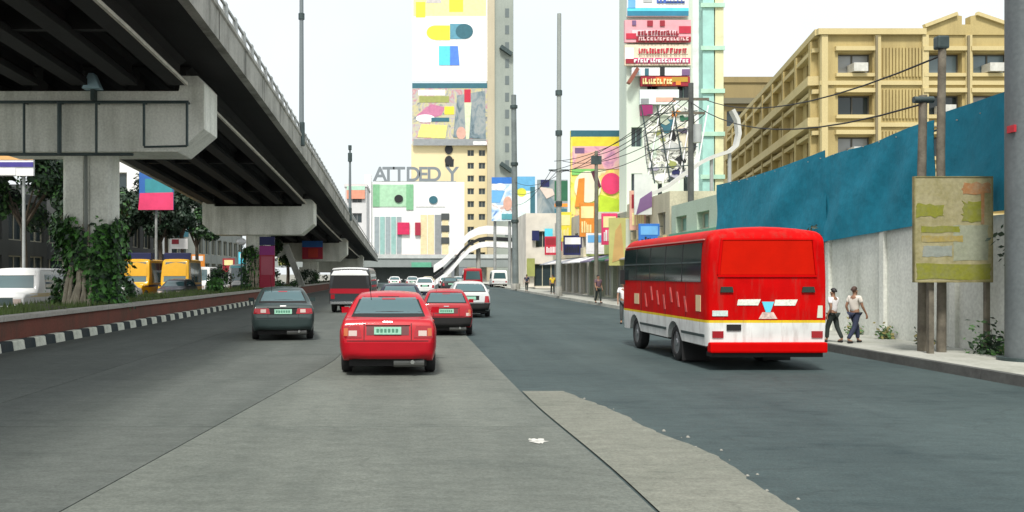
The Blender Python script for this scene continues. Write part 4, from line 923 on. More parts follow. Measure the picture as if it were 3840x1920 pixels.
# yellow building
YB = 65.0
yb = thing('yellow_building', 'sand yellow apartment block with a gabled parapet above the blue sheets', 'building', (PX(2065, YB), YB, 0))
YW = weathered('yellow_wall', (.45, .36, .155), (.25, .19, .08), .3, True, .75, .85, .2, .08); YT = weathered('yellow_trim', (.56, .47, .24), (.42, .34, .16), .3, True, .4, .85, .2, .08)
x0 = PX(2065, YB); xe = PX(2720, YB)
rows = [(PZ(y1, YB), PZ(y0, YB)) for y0, y1 in ((133, 183), (238, 288), (343, 393), (448, 498), (553, 603))]
cols = [(PX(a, YB)-x0, PX(b_, YB)-x0) for a, b_ in ((2108, 2195), (2328, 2420), (2448, 2540), (2590, 2680))]
ztop = PZ(78, YB)
facade(yb, (x0, YB, 0), (1, 0, 0), xe-x0, 0, ztop, [(c[0], c[1], r[0], r[1]) for c in cols for r in rows], YW, .6, M('frame_dark', (.09, .085, .07), .6), glass=[BGLASS, BGLASS, M('curtain_glass', (.3, .32, .33), .2), M('curtain_blue', (.16, .22, .25), .15)])
gx0, gpk, gx1 = PX(2325, YB), PX(2428, YB), PX(2560, YB)
gz = PZ(38, YB)
MB().prism([(gx0, ztop-.3), (gx1, ztop-.3), (gx1, PZ(95, YB)+.5), (gpk+.8, gz), (gpk+.3, gz-.1), (gpk+.3, gz-.7), (gpk-.3, gz-.7), (gpk-.3, gz-.1), (gpk-.8, gz), (gx0, ztop+.25)], 'y', YB-.12, YB+.5).build('gable', YW, yb, world=True)
MB().bar((gx0-.1, YB-.15, ztop+.3), (gpk-.7, YB-.15, gz+.05), .35, .25).build('gable_coping', YT, yb, world=True); MB().bar((gpk+.7, YB-.15, gz+.05), (gx1+.2, YB-.15, PZ(95, YB)+.55), .35, .25).build('gable_coping', YT, yb, world=True)
MB().box(x0-.3, gx0, YB-.3, YB+.3, ztop-.3, ztop+.12).build('cornice', YT, yb, world=True)
for r in rows:
    for c in cols:
        MB().box(x0+c[0]-.25, x0+c[1]+.25, YB-.28, YB+.1, r[1]+.12, r[1]+.42).build('window_hood', YT, yb, world=True)
        MB().box(x0+c[0]-.2, x0+c[1]+.2, YB-.22, YB+.1, r[0]-.3, r[0]-.06).build('window_sill', YT, yb, world=True)
    zc = r[0]-.75; MB().box(x0-.1, xe, YB-.14, YB+.1, zc-.14, zc+.16).build('string_course', YT, yb, world=True)
for a in (2072, 2205, 2325, 2434, 2555):
    xx = PX(a, YB); MB().box(xx-.22, xx+.22, YB-.2, YB+.1, 0, ztop-.32).build('pilaster', YT, yb, world=True)
for i in range(12):
    xx = PX(2222 + i*8.2, YB)
    for r in rows: MB().box(xx-.07, xx+.07, YB-.13, YB+.05, r[0]-.3, r[1]+.35).build('louvre', YW, yb, world=True)
AC = M('aircon', (.55, .55, .5), .6, var=.2)
for c_, r_ in ((0, 0), (0, 2), (1, 1), (2, 0), (2, 1)):
    xx = x0 + cols[c_][0] + .9; MB().box(xx, xx+1.0, YB-.5, YB+.5, rows[r_][0]+.02, rows[r_][0]+.62).build('air_conditioner', AC, yb, world=True)
for dx_ in (2200, 2430): MB().cyl((PX(dx_, YB), YB-.3, 0), (PX(dx_, YB), YB-.3, ztop-.4), .09, .09, 8).build('downpipe', M('pipe_brown', (.2, .17, .1), .7), yb, world=True)
# its receding left side
sdir = Vector((.208, 1, 0)).normalized()
SL = 46.0
side_w = []
for r in rows:
    for i in range(9):
        a = SL - (2.0 + i*5.0) - 2.6; side_w.append((max(a, .5), a+2.6, r[0]-.2, r[1]+.1))
endp = Vector((x0, YB, 0)) + sdir*SL
facade(yb, endp, -sdir, SL, 0, ztop, side_w, YW, .7, M('frame_dark', (.09, .085, .07), .6))
nl = Vector((-sdir.y, sdir.x, 0))
def along(a, off, z): return Vector((x0, YB, 0)) + sdir*a + nl*off + Vector((0, 0, z))
for r in rows:
    for (dz0, dz1, off) in ((-.75, -.1, .75), (.2+r[1]-r[0], .5+r[1]-r[0], .45)):
        z0_, z1_ = r[0]+dz0, r[0]+dz1
        MB().hexa([along(.6, 0, z0_), along(.6, off, z0_), along(SL, off, z0_), along(SL, 0, z0_)], [along(.6, 0, z1_), along(.6, off, z1_), along(SL, off, z1_), along(SL, 0, z1_)]).build('balcony_slab', YT, yb, world=True)
for i in range(10):
    a = 1.0 + i*5
    MB().hexa([along(a, 0, 0), along(a, .5, 0), along(a+.6, .5, 0), along(a+.6, 0, 0)], [along(a, 0, ztop-.5), along(a, .5, ztop-.5), along(a+.6, .5, ztop-.5), along(a+.6, 0, ztop-.5)]).build('pilaster', YW, yb, world=True)
MB().hexa([along(0, -.3, ztop-.3), along(0, .4, ztop-.3), along(SL, .4, ztop-.3), along(SL, -.3, ztop-.3)], [along(0, -.3, ztop+.15), along(0, .4, ztop+.15), along(SL, .4, ztop+.15), along(SL, -.3, ztop+.15)]).build('cornice', YT, yb, world=True)
MB().add([(x0+.05, YB+.05, ztop-.4), (xe, YB+.05, ztop-.4), (xe+10, YB+45, ztop-.4), tuple(endp + Vector((0, 0, ztop-.4)))], [(0,1,2,3)]).build('roof', YT, yb, world=True)

def simple_building(name, label, xa, xb, Y, D, H, wall, wins, frame=FRAMEW, side='left', sidewins=(), depth=.4, cat='building', glass=BGLASS, parapet=None):
    t = thing(name, label, cat, ((xa+xb)/2, Y, 0))
    facade(t, (xa, Y, 0), (1, 0, 0), xb-xa, 0, H, wins, wall, depth, frame, glass=glass)
    facade(t, (xa, Y+D, 0), (0, -1, 0), D, 0, H, sidewins if side == 'left' else [], wall, depth, frame, glass=glass)
    facade(t, (xb, Y, 0), (0, 1, 0), D, 0, H, sidewins if side == 'right' else [], wall, depth, frame, glass=glass)
    MB().add([(xa, Y, H-.05), (xb, Y, H-.05), (xb, Y+D, H-.05), (xa, Y+D, H-.05)], [(0,1,2,3)]).build('roof', wall, t, world=True)
    if parapet: MB().box(xa-.2, xb+.2, Y-.2, Y+D, H, H+parapet).build('parapet', wall, t, world=True)
    return t
def grid(w0, w1, nx, fw, z0, fh, nz, wh):
    st_ = (w1-w0)/nx; return [(w0+st_*(i+.5)-fw/2, w0+st_*(i+.5)+fw/2, z0+fh*j, z0+fh*j+wh) for i in range(nx) for j in range(nz)]

# brown block behind the yellow building
Yk = 128
xa, xb = PX(1822, Yk), PX(1945, Yk)
bb = simple_building('brown_building', 'dark tan flat topped block behind the end of the yellow building', xa, xb+9, Yk, 14, PZ(208, Yk), weathered('tan_dark', (.28, .22, .10), (.16, .13, .07), .2, True, .6), grid(.6, xb-xa, 3, 2.6, 14, 4.2, 4, 2.2), parapet=.8)
MB().box(xa-.5, xb+.6, Yk-.6, Yk, PZ(262, Yk), PZ(248, Yk)).build('ledge', M('ledge_grey', (.16, .15, .1), .8), bb, world=True)

# generic flat sign: panel with raised colour areas
def ell(cx, cz, rx, rz, n=22): return [(cx+rx*math.cos(2*math.pi*i/n), cz+rz*math.sin(2*math.pi*i/n)) for i in range(n)]
def rect(x0, x1, z0, z1): return [(x0, z0), (x1, z0), (x1, z1), (x0, z1)]
def strokes(pnl, Y, dx0, dx1, dy0, dy1, mt, lift=.19, wmin=3, wmax=7):
    b = MB(); x = dx0
    while x < dx1:
        w_ = random.uniform(wmin, wmax); h0 = random.uniform(0, .25)*(dy1-dy0)
        k_ = random.random()
        b.box(PX(x, Y), PX(x+w_*.45, Y), Y-lift, Y-.01, PZ(dy1, Y), PZ(dy0+h0, Y))
        if k_ < .7: b.box(PX(x+w_*.46, Y), PX(x+w_, Y), Y-lift+.004, Y-.01, PZ(dy0+h0+(dy1-dy0)*.3, Y), PZ(dy0+h0, Y))
        if k_ > .35: b.box(PX(x+w_*.46, Y), PX(x+w_, Y), Y-lift+.002, Y-.01, PZ(dy1, Y), PZ(dy1-(dy1-dy0)*.3, Y))
        x += w_*1.5
    b.build('printed_strokes', mt, pnl, world=True)
def sign(name, label, Y, dx0, dx1, dy0, dy1, base, shapes, cat='billboard', group=None, posts=(), thick=.35, parent=None, back=True, pn='panel'):
    xa, xb, za, zc = PX(dx0, Y), PX(dx1, Y), PZ(dy1, Y), PZ(dy0, Y)
    t = parent or thing(name, label, cat, ((xa+xb)/2, Y, 0 if posts else za), 0, group)
    pnl = MB().box(xa, xb, Y, Y+thick, za, zc).build(pn, base, t, world=True)
    for k, (kind, a, mt) in enumerate(shapes):
        if kind == 'r': poly = rect(PX(a[0], Y), PX(a[1], Y), PZ(a[3], Y), PZ(a[2], Y))
        elif kind == 'e': poly = ell(PX(a[0], Y), PZ(a[1], Y), abs(PX(a[0]+a[2], Y)-PX(a[0], Y)), abs(PX(a[0]+a[3], Y)-PX(a[0], Y)))
        else: poly = [(PX(p[0], Y), PZ(p[1], Y)) for p in a]
        lift = .02 + .012*k
        MB().prism(poly, 'y', Y-lift, Y+.005).build('printed_area', mt, pnl, world=True)
    for dx in posts:
        x = PX(dx, Y+thick+.3); MB().cyl((x, Y+thick+.3, 0), (x, Y+thick+.3, zc-.3), .11 if zc < 12 else .22, .1 if zc < 12 else .2, 12).build('post', STEEL, t, world=True, smooth=40)
    return t
fc = flat
YBR = fc('yellow', (.8, .66, .05)); PALEY = fc('pale_yellow', (.82, .74, .35)); CYN = fc('cyan', (.1, .62, .8)); BLU = fc('blue', (.03, .17, .55)); TEALD = fc('teal_dark', (.03, .13, .17)); WHT = fc('white', (.82, .82, .82))
GRYM = fc('grey_mid', (.25, .27, .28)); PINK = fc('pink', (.75, .35, .5)); PEACH = fc('peach', (.72, .42, .32)); LIME = fc('lime', (.5, .68, .04)); HOT = fc('hot_pink', (.75, .05, .16)); REDS = fc('sign_red', (.5, .02, .05)); DRED = fc('deep_red', (.3, .015, .03)); ORNG = fc('orange', (.72, .25, .03)); MGREEN = fc('mint', (.42, .66, .52)); DGREEN = fc('dark_green', (.02, .12, .06)); NAVYS = fc('navy', (.01, .015, .09)); BLK = fc('black', (.012, .014, .016)); CRM = fc('cream', (.72, .62, .38)); SKYB = fc('sky_blue', (.15, .42, .75)); PURP = fc('purple', (.18, .1, .22)); OLIV = fc('olive', (.3, .33, .1))

# cream tower far ahead with two stacked billboards
Yt = 250
xa, xb = PX(1035, Yt), PX(1236, Yt); W_ = xb-xa
CRW = weathered('cream_wall', (.70, .6, .36), (.5, .42, .25), .08, True, .5, .85, .1, .06)
tw = simple_building('cream_tower', 'tall cream tower far ahead carrying two stacked billboards', xa, xb, Yt, 22, PZ(362, Yt), CRW, grid(PX(1170, Yt)-xa, W_-1, 2, 1.8, 6, 3.5, 9, 1.7) + grid(PX(1112, Yt)-xa, PX(1150, Yt)-xa, 1, 2.4, 31.0, 3.4, 1, 2.2))
MB().box(xb-1.2, xb+.8, Yt-1.3, Yt+1, 0, PZ(-70, Yt)).build('corner_column', weathered('tan_column', (.5, .45, .33), (.35, .31, .22), .1, True, .6), tw, world=True)
MB().box(xb+.82, PX(1291, Yt), Yt-.6, Yt+16, 0, PZ(-70, Yt)).build('side_wing', weathered('wing_greygreen', (.32, .36, .32), (.2, .23, .21), .08, True, .7), tw, world=True)
for k_ in range(14): MB().box(PX(1270, Yt), PX(1280, Yt), Yt-.66, Yt-.55, 12+k_*4.6, 14.4+k_*4.6).build('window', M('wing_window', (.13, .16, .16), .3), tw, world=True)
for dy_ in (128, 420): MB().bar((PX(1258, Yt), Yt-1.2, PZ(dy_-8, Yt)), (PX(1286, Yt), Yt-1.2, PZ(dy_+12, Yt)), 1.6, 1).build('bracket', STEELDK, tw, world=True)
for k, y_ in enumerate((376, 404)):
    MB().prism(ell(PX(1129, Yt), PZ(y_, Yt), 1.1, 1.3), 'y', Yt-.25, Yt+.01).build('round_vent', BLK, tw, world=True)
sign('billboard', 'white billboard high on the cream tower showing a yellow and blue capsule', Yt-1.2, 1037, 1226, -70, 204, WHT,
     [('r', (1040, 1223, -68, 40), PALEY), ('r', (1046, 1070, 5, 44), YBR), ('r', (1130, 1165, -5, 30), YBR), ('r', (1072, 1110, -10, 8), fc('grey_pale', (.55, .52, .5))), ('e', (1095, 82, 22, 18), YBR), ('r', (1095, 1132, 64, 101), YBR), ('r', (1132, 1168, 60, 98), fc('steel_blue', (.1, .3, .4))), ('e', (1168, 79, 22, 19), TEALD), ('r', (1104, 1132, 116, 164), CYN), ('p', [(1132, 164), (1132, 116), (1152, 116), (1156, 164)], fc('royal', (.08, .22, .75)))])
PR1 = printmat('print_grey', [(.1, .13, .15), (.35, .36, .34), (.55, .5, .25), (.42, .42, .42), (.5, .22, .25), (.62, .6, .55)], .28, (1, 1, 1), 1.5)
PR2 = printmat('print_yellow', [(.3, .45, .04), (.75, .68, .08), (.8, .76, .2), (.78, .5, .2), (.8, .78, .5)], .5, (1, 1, .7), 1.8, 4.)
PR3 = printmat('print_pink', [(.4, .2, .35), (.72, .35, .45), (.78, .5, .5), (.7, .45, .35)], .6, (1, 1, 1), 1.2, 8.)
PR4 = printmat('print_white', [(.02, .025, .025), (.72, .74, .66), (.05, .055, .05), (.78, .78, .72), (.76, .78, .7), (.3, .33, .24), (.75, .76, .7), (.04, .05, .05)], 1.0, (1, 1, 1), 1.6, 2.)
PR5 = printmat('print_slate', [(.06, .1, .12), (.16, .22, .25), (.3, .33, .33), (.2, .26, .27)], .4, (1, 1, .5), 1.2, 5.)
PR6 = printmat('print_blue', [(.05, .15, .5), (.3, .5, .75), (.7, .8, .82), (.75, .8, .8), (.6, .4, .35)], .5, (1, 1, 1), 1.2, 3.)
sign('billboard', 'grey billboard with yellow, red and teal figures below the white capsule billboard', Yt-1.1, 1037, 1226, 209, 366, PR1,
     [('r', (1037, 1226, 209, 222), TEALD), ('r', (1052, 1120, 226, 240), WHT), ('r', (1055, 1130, 242, 258), OLIV), ('p', [(1048, 290), (1085, 262), (1120, 270), (1110, 290), (1060, 305)], fc('rose', (.5, .18, .3))), ('r', (1118, 1142, 268, 288), YBR), ('e', (1070, 298, 24, 10), WHT), ('r', (1085, 1130, 296, 306), TEALD), ('p', [(1050, 345), (1060, 312), (1125, 316), (1120, 348)], fc('lemon', (.72, .68, .2))),
      ('p', [(1140, 345), (1150, 240), (1220, 228), (1222, 350)], PR5), ('r', (1168, 1184, 225, 258), REDS), ('p', [(1168, 258), (1186, 258), (1180, 350), (1172, 350)], fc('pale_green', (.6, .66, .45))), ('e', (1160, 335, 12, 16), fc('sal', (.6, .35, .28))), ('r', (1040, 1222, 350, 366), GRYM), ('r', (1190, 1224, 356, 364), WHT)])

# white and green mall with rooftop letters
Ym = 225
xa, xb = PX(925, Ym), PX(1168, Ym); zm = PZ(458, Ym)
ml = simple_building('mall', 'white and mint green mall with standing rooftop letters beyond the traffic', xa, xb, Ym, 18, zm, M('mall_white', (.8, .82, .8), .7, var=.06, vs=.2), [], cat='building')
def panel(t, Y, d, mt, name='cladding_panel', lift=.15): MB().box(PX(d[0], Y), PX(d[1], Y), Y-lift, Y+.02, PZ(d[3], Y), PZ(d[2], Y)).build(name, mt, t, world=True)
GRNP = fc('mall_green', (.38, .62, .42)); GRND = fc('mall_green_deep', (.2, .45, .25))
panel(ml, Ym, (938, 1040, 464, 520), GRNP); panel(ml, Ym, (938, 955, 464, 520), GRND, lift=.2); panel(ml, Ym, (1022, 1040, 464, 528), GRND, lift=.22); panel(ml, Ym, (1046, 1120, 466, 520), WHT)
for (dx, dy, r_) in ((1003, 500, 11), (1090, 503, 11)): MB().prism(ell(PX(dx, Ym), PZ(dy, Ym), r_/2.5156*Ym/F, r_*.9/2.5156*Ym/F), 'y', Ym-.4, Ym).build('round_logo', BLK if dx < 1050 else TEALD, ml, world=True)
for i in range(5): panel(ml, Ym, (942+i*14, 954+i*14, 545, 640), fc('glass_mint', (.28, .48, .45)) if i % 2 else fc('glass_grey', (.3, .36, .38)), 'glass_panel')
for i in range(4): panel(ml, Ym, (1058+i*18, 1074+i*18, 540, 640), CRM if i != 2 else GRYM, 'wall_panel')
for dy in (545, 575, 605): panel(ml, Ym, (1110, 1130, dy-8, dy+8), fc('win_dark', (.06, .07, .07)), 'window', .3)
MB().box(PX(1000, Ym), PX(1030, Ym), Ym-.6, Ym-.1, PZ(590, Ym), PZ(560, Ym)).build('red_sign', fc('mall_red', (.6, .02, .1)), ml, world=True); MB().box(PX(1044, Ym), PX(1058, Ym), Ym-.6, Ym-.1, PZ(592, Ym), PZ(560, Ym)).build('red_sign', fc('mall_dark_red', (.35, .02, .05)), ml, world=True)
panel(ml, Ym, (930, 1165, 640, 655), fc('shop_pink', (.6, .3, .25)), 'shop_fascia', .5)
for i_, (a_, c_) in enumerate(((880, (.16, .18, .17)), (925, (.3, .3, .27)), (968, (.12, .15, .16)), (1010, (.35, .3, .24)), (1052, (.14, .17, .16)), (1095, (.27, .29, .27)), (1135, (.18, .2, .22)))):
    panel(ml, Ym, (a_, a_+40, 657, 697), fc('shop_front_%d' % i_, c_), 'shop_front', .3 + .05*(i_ % 3))
MB().box(PX(918, Ym), PX(934, Ym), Ym-1, Ym+2, 0, PZ(440, Ym)).build('corner_pylon', WHT, ml, world=True)
rs = thing('rooftop_letters', 'row of grey block letters standing on the roof of the mall', 'sign', ((xa+xb)/2, Ym+.5, zm))
LT = M('letter_grey', (.2, .23, .25), .6)
for ch, dx in zip('ATTDEDY', (956, 977, 1004, 1039, 1064, 1092, 1138)):
    cu = bpy.data.curves.new('letter', 'FONT'); cu.body = ch; cu.size = 4.9; cu.extrude = .25; cu.offset = .1; cu.align_x = 'CENTER'
    o = bpy.data.objects.new('letter', cu); C.objects.link(o); me = bpy.data.meshes.new_from_object(o.evaluated_get(bpy.context.evaluated_depsgraph_get())); bpy.data.objects.remove(o)
    me.materials.clear(); me.materials.append(LT)
    o = bpy.data.objects.new('letter', me); C.objects.link(o); o.parent = rs; o.location = (PX(dx, Ym)-(xa+xb)/2, 0, .35); o.rotation_euler = (R(90), 0, 0)
MB().box(xa+2, xb-2, Ym+.3, Ym+.7, zm-.05, zm+.3).build('letter_rail', STEEL, rs, world=True)
# blocks left of the mall, by the flyover
Yq = 190
simple_building('pale_block', 'pale grey block with a coral band between the flyover and the mall', PX(868, Yq), PX(922, Yq), Yq, 15, PZ(470, Yq), M('pale_grey_wall', (.6, .6, .6), .8, var=.08, vs=.3), grid(1, 10, 3, 2, 4, 4.2, 8, 2), M('frame_grey', (.3, .3, .3)), parapet=.6)
sign('roof_sign', 'coral and mint sign band on the pale block beside the flyover', Yq-.5, 872, 918, 468, 500, fc('coral', (.7, .3, .2)), [('r', (872, 918, 468, 478), MGREEN)], 'sign', posts=())

# grey flyover crossing far ahead and white curved footbridge
Yf = 185
ov = thing('overpass', 'grey concrete overpass crossing the road far ahead', 'overpass', (3, Yf, 0))
MB().box(-40, 40, Yf, Yf+8, PZ(672, Yf), PZ(645, Yf)).build('deck', weathered('overpass_grey', (.26, .29, .285), (.17, .2, .19), .2, True, .6), ov, world=True)
MB().box(-40, 40, Yf-.2, Yf+.1, PZ(650, Yf), PZ(640, Yf)).build('parapet', fc('parapet_pale', (.5, .53, .52)), ov, world=True)
for x in (-30, -22, -10.5, 15, 24): MB().box(x-.7, x+.7, Yf+2, Yf+5, 0, PZ(671, Yf)).build('column', CONC, ov, world=True)
MB().box(-12, 7, Yf+5.5, Yf+6.5, 0, PZ(671, Yf)).build('ramp_wall', weathered('ramp_grey', (.2, .225, .215), (.12, .14, .13), .2, True, .6), ov, world=True)
panel(ov, Yf, (1035, 1085, 660, 672), fc('road_sign_green', (.12, .4, .26)), 'road_sign', .35)
fbY = 140
fb = thing('footbridge', 'white footbridge with a curved stair coming down left of the dark grey mast', 'footbridge', (12, fbY, 0))
path = [(1420, 580), (1290, 580), (1250, 578), (1225, 577), (1205, 580), (1182, 591), (1160, 612), (1140, 636), (1118, 658), (1092, 676)]
for (dz, hh, mt, nm) in ((0, 1.15, WHT, 'parapet'), (-1.35, .5, BLK, 'deck'), (-2.25, .85, WHT, 'edge_beam')):
    for s in (0, 2.6):
        if nm == 'deck' and s: continue
        rings = []
        for q in path:
            x = PX(q[0], fbY); z = PZ(q[1], fbY) + dz
            rings.append([(x, fbY+s, z-hh/2), (x, fbY+s+(2.6 if nm == 'deck' else .25), z-hh/2), (x, fbY+s+(2.6 if nm == 'deck' else .25), z+hh/2), (x, fbY+s, z+hh/2)])
        MB().loft(rings).build(nm, mt, fb, world=True)
for dx in (1150, 1205, 1292): MB().cyl((PX(dx, fbY), fbY+1.4, 0), (PX(dx, fbY), fbY+1.4, PZ(640 if dx < 1180 else 615, fbY)), .35, .35, 12).build('column', CONC, fb, world=True, smooth=40)

# steel masts
ma = thing('steel_mast', 'dark grey steel mast in front of the tower, left of the slim pole', 'mast', (PX(1297, 96), 96, .15))
MST = weathered('mast_grey', (.3, .33, .31), (.17, .2, .19), .3, True, .6, .6)
MB().cyl((0, 0, 0), (-.2, 0, 20.4), .34, .26, 18).build('shaft', M('mast_dark', (.15, .18, .18), .6, var=.25, vs=1), ma, smooth=40)
MB().cyl((0, 0, 0), (0, 0, .6), .5, .5, 18).build('base', CONC, ma, smooth=40)
for z in (7, 13, 19): MB().cyl((-.2*z/20, 0, z), (-.2*z/20, 0, z+.3), .4, .4, 18).build('flange', STEELDK, ma, smooth=40)
mb_ = thing('steel_pole', 'slim grey steel pole on the right sidewalk between the mast and the yellow billboard', 'pole', (PX(1405, 66), 66, .15))
MB().cyl((0, 0, 0), (.05, 0, 20.4), .2, .15, 14).build('shaft', MST, mb_, smooth=40)
MB().cyl((0, 0, 0), (0, 0, .7), .28, .28, 14).build('base', CONC, mb_, smooth=40)
for z in (6.5, 11.6, 14.5): MB().cyl((.02, 0, z), (.02, 0, z+.35), .25, .25, 12).build('collar', STEELDK, mb_, smooth=40)
MB().bar((-.7, 0, 9.1), (.7, 0, 9.1), .1).build('crossarm', STEELDK, mb_)
pl3 = thing('utility_pole', 'dark utility pole in front of the shop row at the bus front', 'pole', (PX(1738, 46), 46, .15))
MB().cyl((0, 0, 0), (0, 0, 11.2), .17, .13, 12).build('shaft', M('pole_dark', (.07, .075, .07), .8, var=.3), pl3, smooth=40)
MB().bar((-.9, 0, 10.4), (.9, 0, 10.4), .12).build('crossarm', WOOD, pl3); MB().bar((-.7, 0, 9.7), (.7, 0, 9.7), .12).build('crossarm', WOOD, pl3)
MB().cyl((.28, -.1, 8.2), (.28, -.1, 9.1), .22, .22, 14).build('transformer', STEEL, pl3, smooth=40)
pl4 = thing('utility_pole', 'thin grey utility pole on the sidewalk beside the shop awnings', 'pole', (PX(1500, 55), 55, .15))
MB().cyl((0, 0, 0), (0, 0, 9.0), .14, .1, 12).build('shaft', M('pole_brown', (.14, .14, .11), .8, var=.3), pl4, smooth=40)
MB().box(-.3, .3, -.12, .12, 8.2, 8.7).build('lamp_head', STEELDK, pl4)
def cable(a, b_, sag, label):
    a, b_ = Vector(a), Vector(b_); pts = [a.lerp(b_, i/12) - Vector((0, 0, sag*4*(i/12)*(1-i/12))) for i in range(13)]
    tag(MB().tube(pts, .022, 5).build('power_cable', BLACK), label, 'cable', 'overhead cables on the right')
cable((PX(2320, 19), 19, PZ(262, 19)), (PX(1738, 46), 46, 10.4), .9, 'overhead cable from the shorter wooden post to the dark utility pole')
cable((PX(2368, 18.75), 18.75, PZ(140, 18.75)), (PX(1738, 46)+.8, 46, 10.5), .7, 'overhead cable from the taller wooden post to the dark utility pole')
cable((PX(1738, 46)-.8, 46, 10.5), (PX(1500, 55), 55, 8.9), .5, 'overhead cable between the dark utility pole and the thin pole')
cable((PX(1500, 55), 55, 8.9), (PX(1405, 66)-.6, 66, 9.2), .4, 'overhead cable between the thin pole and the slim steel pole')

# blue billboards and the shops below them
sign('billboard', 'blue and white billboard just right of the cream tower', 130, 1237, 1288, 446, 556, PR6, [('r', (1237, 1288, 446, 462), BLU), ('p', [(1237, 510), (1237, 478), (1270, 480), (1258, 510)], SKYB), ('e', (1258, 470, 14, 9), WHT), ('e', (1277, 512, 11, 18), PEACH), ('r', (1262, 1288, 538, 552), fc('teal', (.1, .35, .4)))], posts=(1245, 1282))
sign('billboard', 'blue billboard with a yellow-green ball right of the dark grey mast', 128, 1300, 1346, 444, 556, fc('billboard_blue', (.12, .38, .62)), [('r', (1302, 1344, 480, 552), fc('pale_mint', (.66, .8, .78))), ('e', (1312, 484, 12, 11), fc('ball', (.6, .62, .06))), ('r', (1334, 1346, 470, 555), TEALD)], posts=(1308, 1340))
sign('billboard', 'small dark green billboard between the blue ones and the yellow one', 118, 1352, 1428, 452, 566, PR5, [('r', (1360, 1382, 452, 470), NAVYS), ('r', (1395, 1428, 455, 505), DGREEN), ('r', (1395, 1428, 512, 520), ORNG), ('r', (1395, 1426, 525, 560), TEALD), ('p', [(1355, 470), (1375, 500), (1395, 490), (1390, 475)], fc('beige_pale', (.6, .52, .46)))], posts=(1365, 1415))
sh = simple_building('low_shops', 'low white shops with dark openings below the blue billboards', 14.2, 26, 112, 14, 9.2, M('shop_white', (.66, .62, .54), .8, var=.15, vs=.4), [(1, 4.2, .2, 3), (5, 9, .2, 3), (1.2, 3, 5, 7), (5.2, 7, 5, 7)])
for (d, mt) in (((1338, 1356, 580, 605), NAVYS), ((1370, 1390, 575, 600), CYN), ((1370, 1390, 600, 625), BLU), ((1325, 1345, 650, 695), OLIV)):
    panel(sh, 111.6, d, mt, 'shop_sign')

# yellow and pink billboard
sign('billboard', 'bright yellow and pink billboard with a red disc left of the sign tower', 85, 1436, 1572, 328, 606, PR2,
     [('r', (1436, 1572, 328, 344), TEALD), ('r', (1440, 1570, 344, 368), YBR), ('r', (1440, 1570, 368, 425), PR3), ('r', (1446, 1470, 372, 386), PURP), ('p', [(1440, 425), (1452, 390), (1500, 380), (1520, 425)], PEACH), ('r', (1438, 1500, 425, 440), fc('grass_sign', (.2, .55, .15))), ('e', (1478, 470, 34, 40), fc('cream_white', (.8, .78, .6))), ('p', [(1486, 432), (1498, 428), (1512, 470), (1502, 478)], fc('maroon_dark', (.1, .02, .04))), ('r', (1495, 1505, 470, 560), fc('stem_green', (.3, .4, .03))), ('e', (1537, 462, 25, 27), HOT), ('p', [(1500, 580), (1510, 490), (1565, 505), (1560, 590)], LIME), ('p', [(1446, 520), (1455, 450), (1470, 448), (1468, 520)], ORNG), ('p', [(1440, 600), (1445, 540), (1490, 560), (1490, 602)], fc('salmon', (.7, .35, .25))), ('e', (1528, 555, 18, 20), PURP)], posts=(1450, 1558), thick=.5)

# sign tower
Ys = 75
xa, xb = PX(1576, Ys), PX(1742, Ys)
TG = weathered('pale_green_wall', (.62, .70, .6), (.42, .52, .45), .15, True, .5, .8, .15, .06)
tg = simple_building('sign_tower', 'slender pale green building front stacked with red and blue signs', xa, xb, Ys, 2.6, 30, TG, [(.4, 1.3, 12.2, 13.8), (.4, 1.3, 8.4, 10), (.4, 1.3, 4.6, 6.2), (4.2, 5.3, 16, 17.4), (1.7, 2.6, 16, 17.4)], M('frame_teal', (.2, .3, .28)))
for (a, b_, mt) in ((1764, 1792, fc('aqua_strip', (.35, .62, .56))), (1795, 1816, fc('lime_cream', (.68, .68, .42)))):
    MB().box(PX(a, Ys), PX(b_, Ys), Ys-.4, Ys+3, 0, 31).build('corner_fin', mt, tg, world=True)
MB().box(xb+.01, PX(1764, Ys)-.01, Ys+.6, Ys+2.5, 0, 30).build('recessed_wall', WHT, tg, world=True)
for z in (9.5, 13, 16.5, 20, 23.5): MB().box(PX(1758, Ys), PX(1818, Ys), Ys-.55, Ys-.41, z, z+.35).build('fin_band', MGREEN, tg, world=True)
sign('sign_board', 'blue and white sign board at the very top of the sign tower', Ys-.5, 1578, 1732, -40, 40, fc('board_white', (.78, .8, .8)), [('r', (1578, 1732, 28, 40), fc('deep_blue', (.02, .2, .32))), ('r', (1578, 1732, 20, 28), CYN), ('r', (1618, 1640, -38, 6), fc('grey_soft', (.45, .47, .47))), ('r', (1652, 1722, -38, 8), fc('cobalt', (.06, .14, .5))), ('r', (1580, 1598, -38, 20), SKYB)], 'sign', 'signs stacked on the sign tower')
sign('sign_board', 'upper red sign board with pink lettering on the sign tower', Ys-.55, 1572, 1738, 50, 106, fc('board_pink', (.72, .36, .4)), [('r', (1600, 1738, 92, 106), DRED), ('r', (1590, 1700, 76, 90), fc('board_pale_pink', (.78, .6, .62))), ('r', (1708, 1738, 66, 84), REDS), ('r', (1575, 1600, 84, 98), REDS), ('r', (1590, 1600, 52, 64), PURP), ('r', (1628, 1642, 52, 66), DRED), ('r', (1660, 1672, 52, 66), DRED)], 'sign', 'signs stacked on the sign tower')
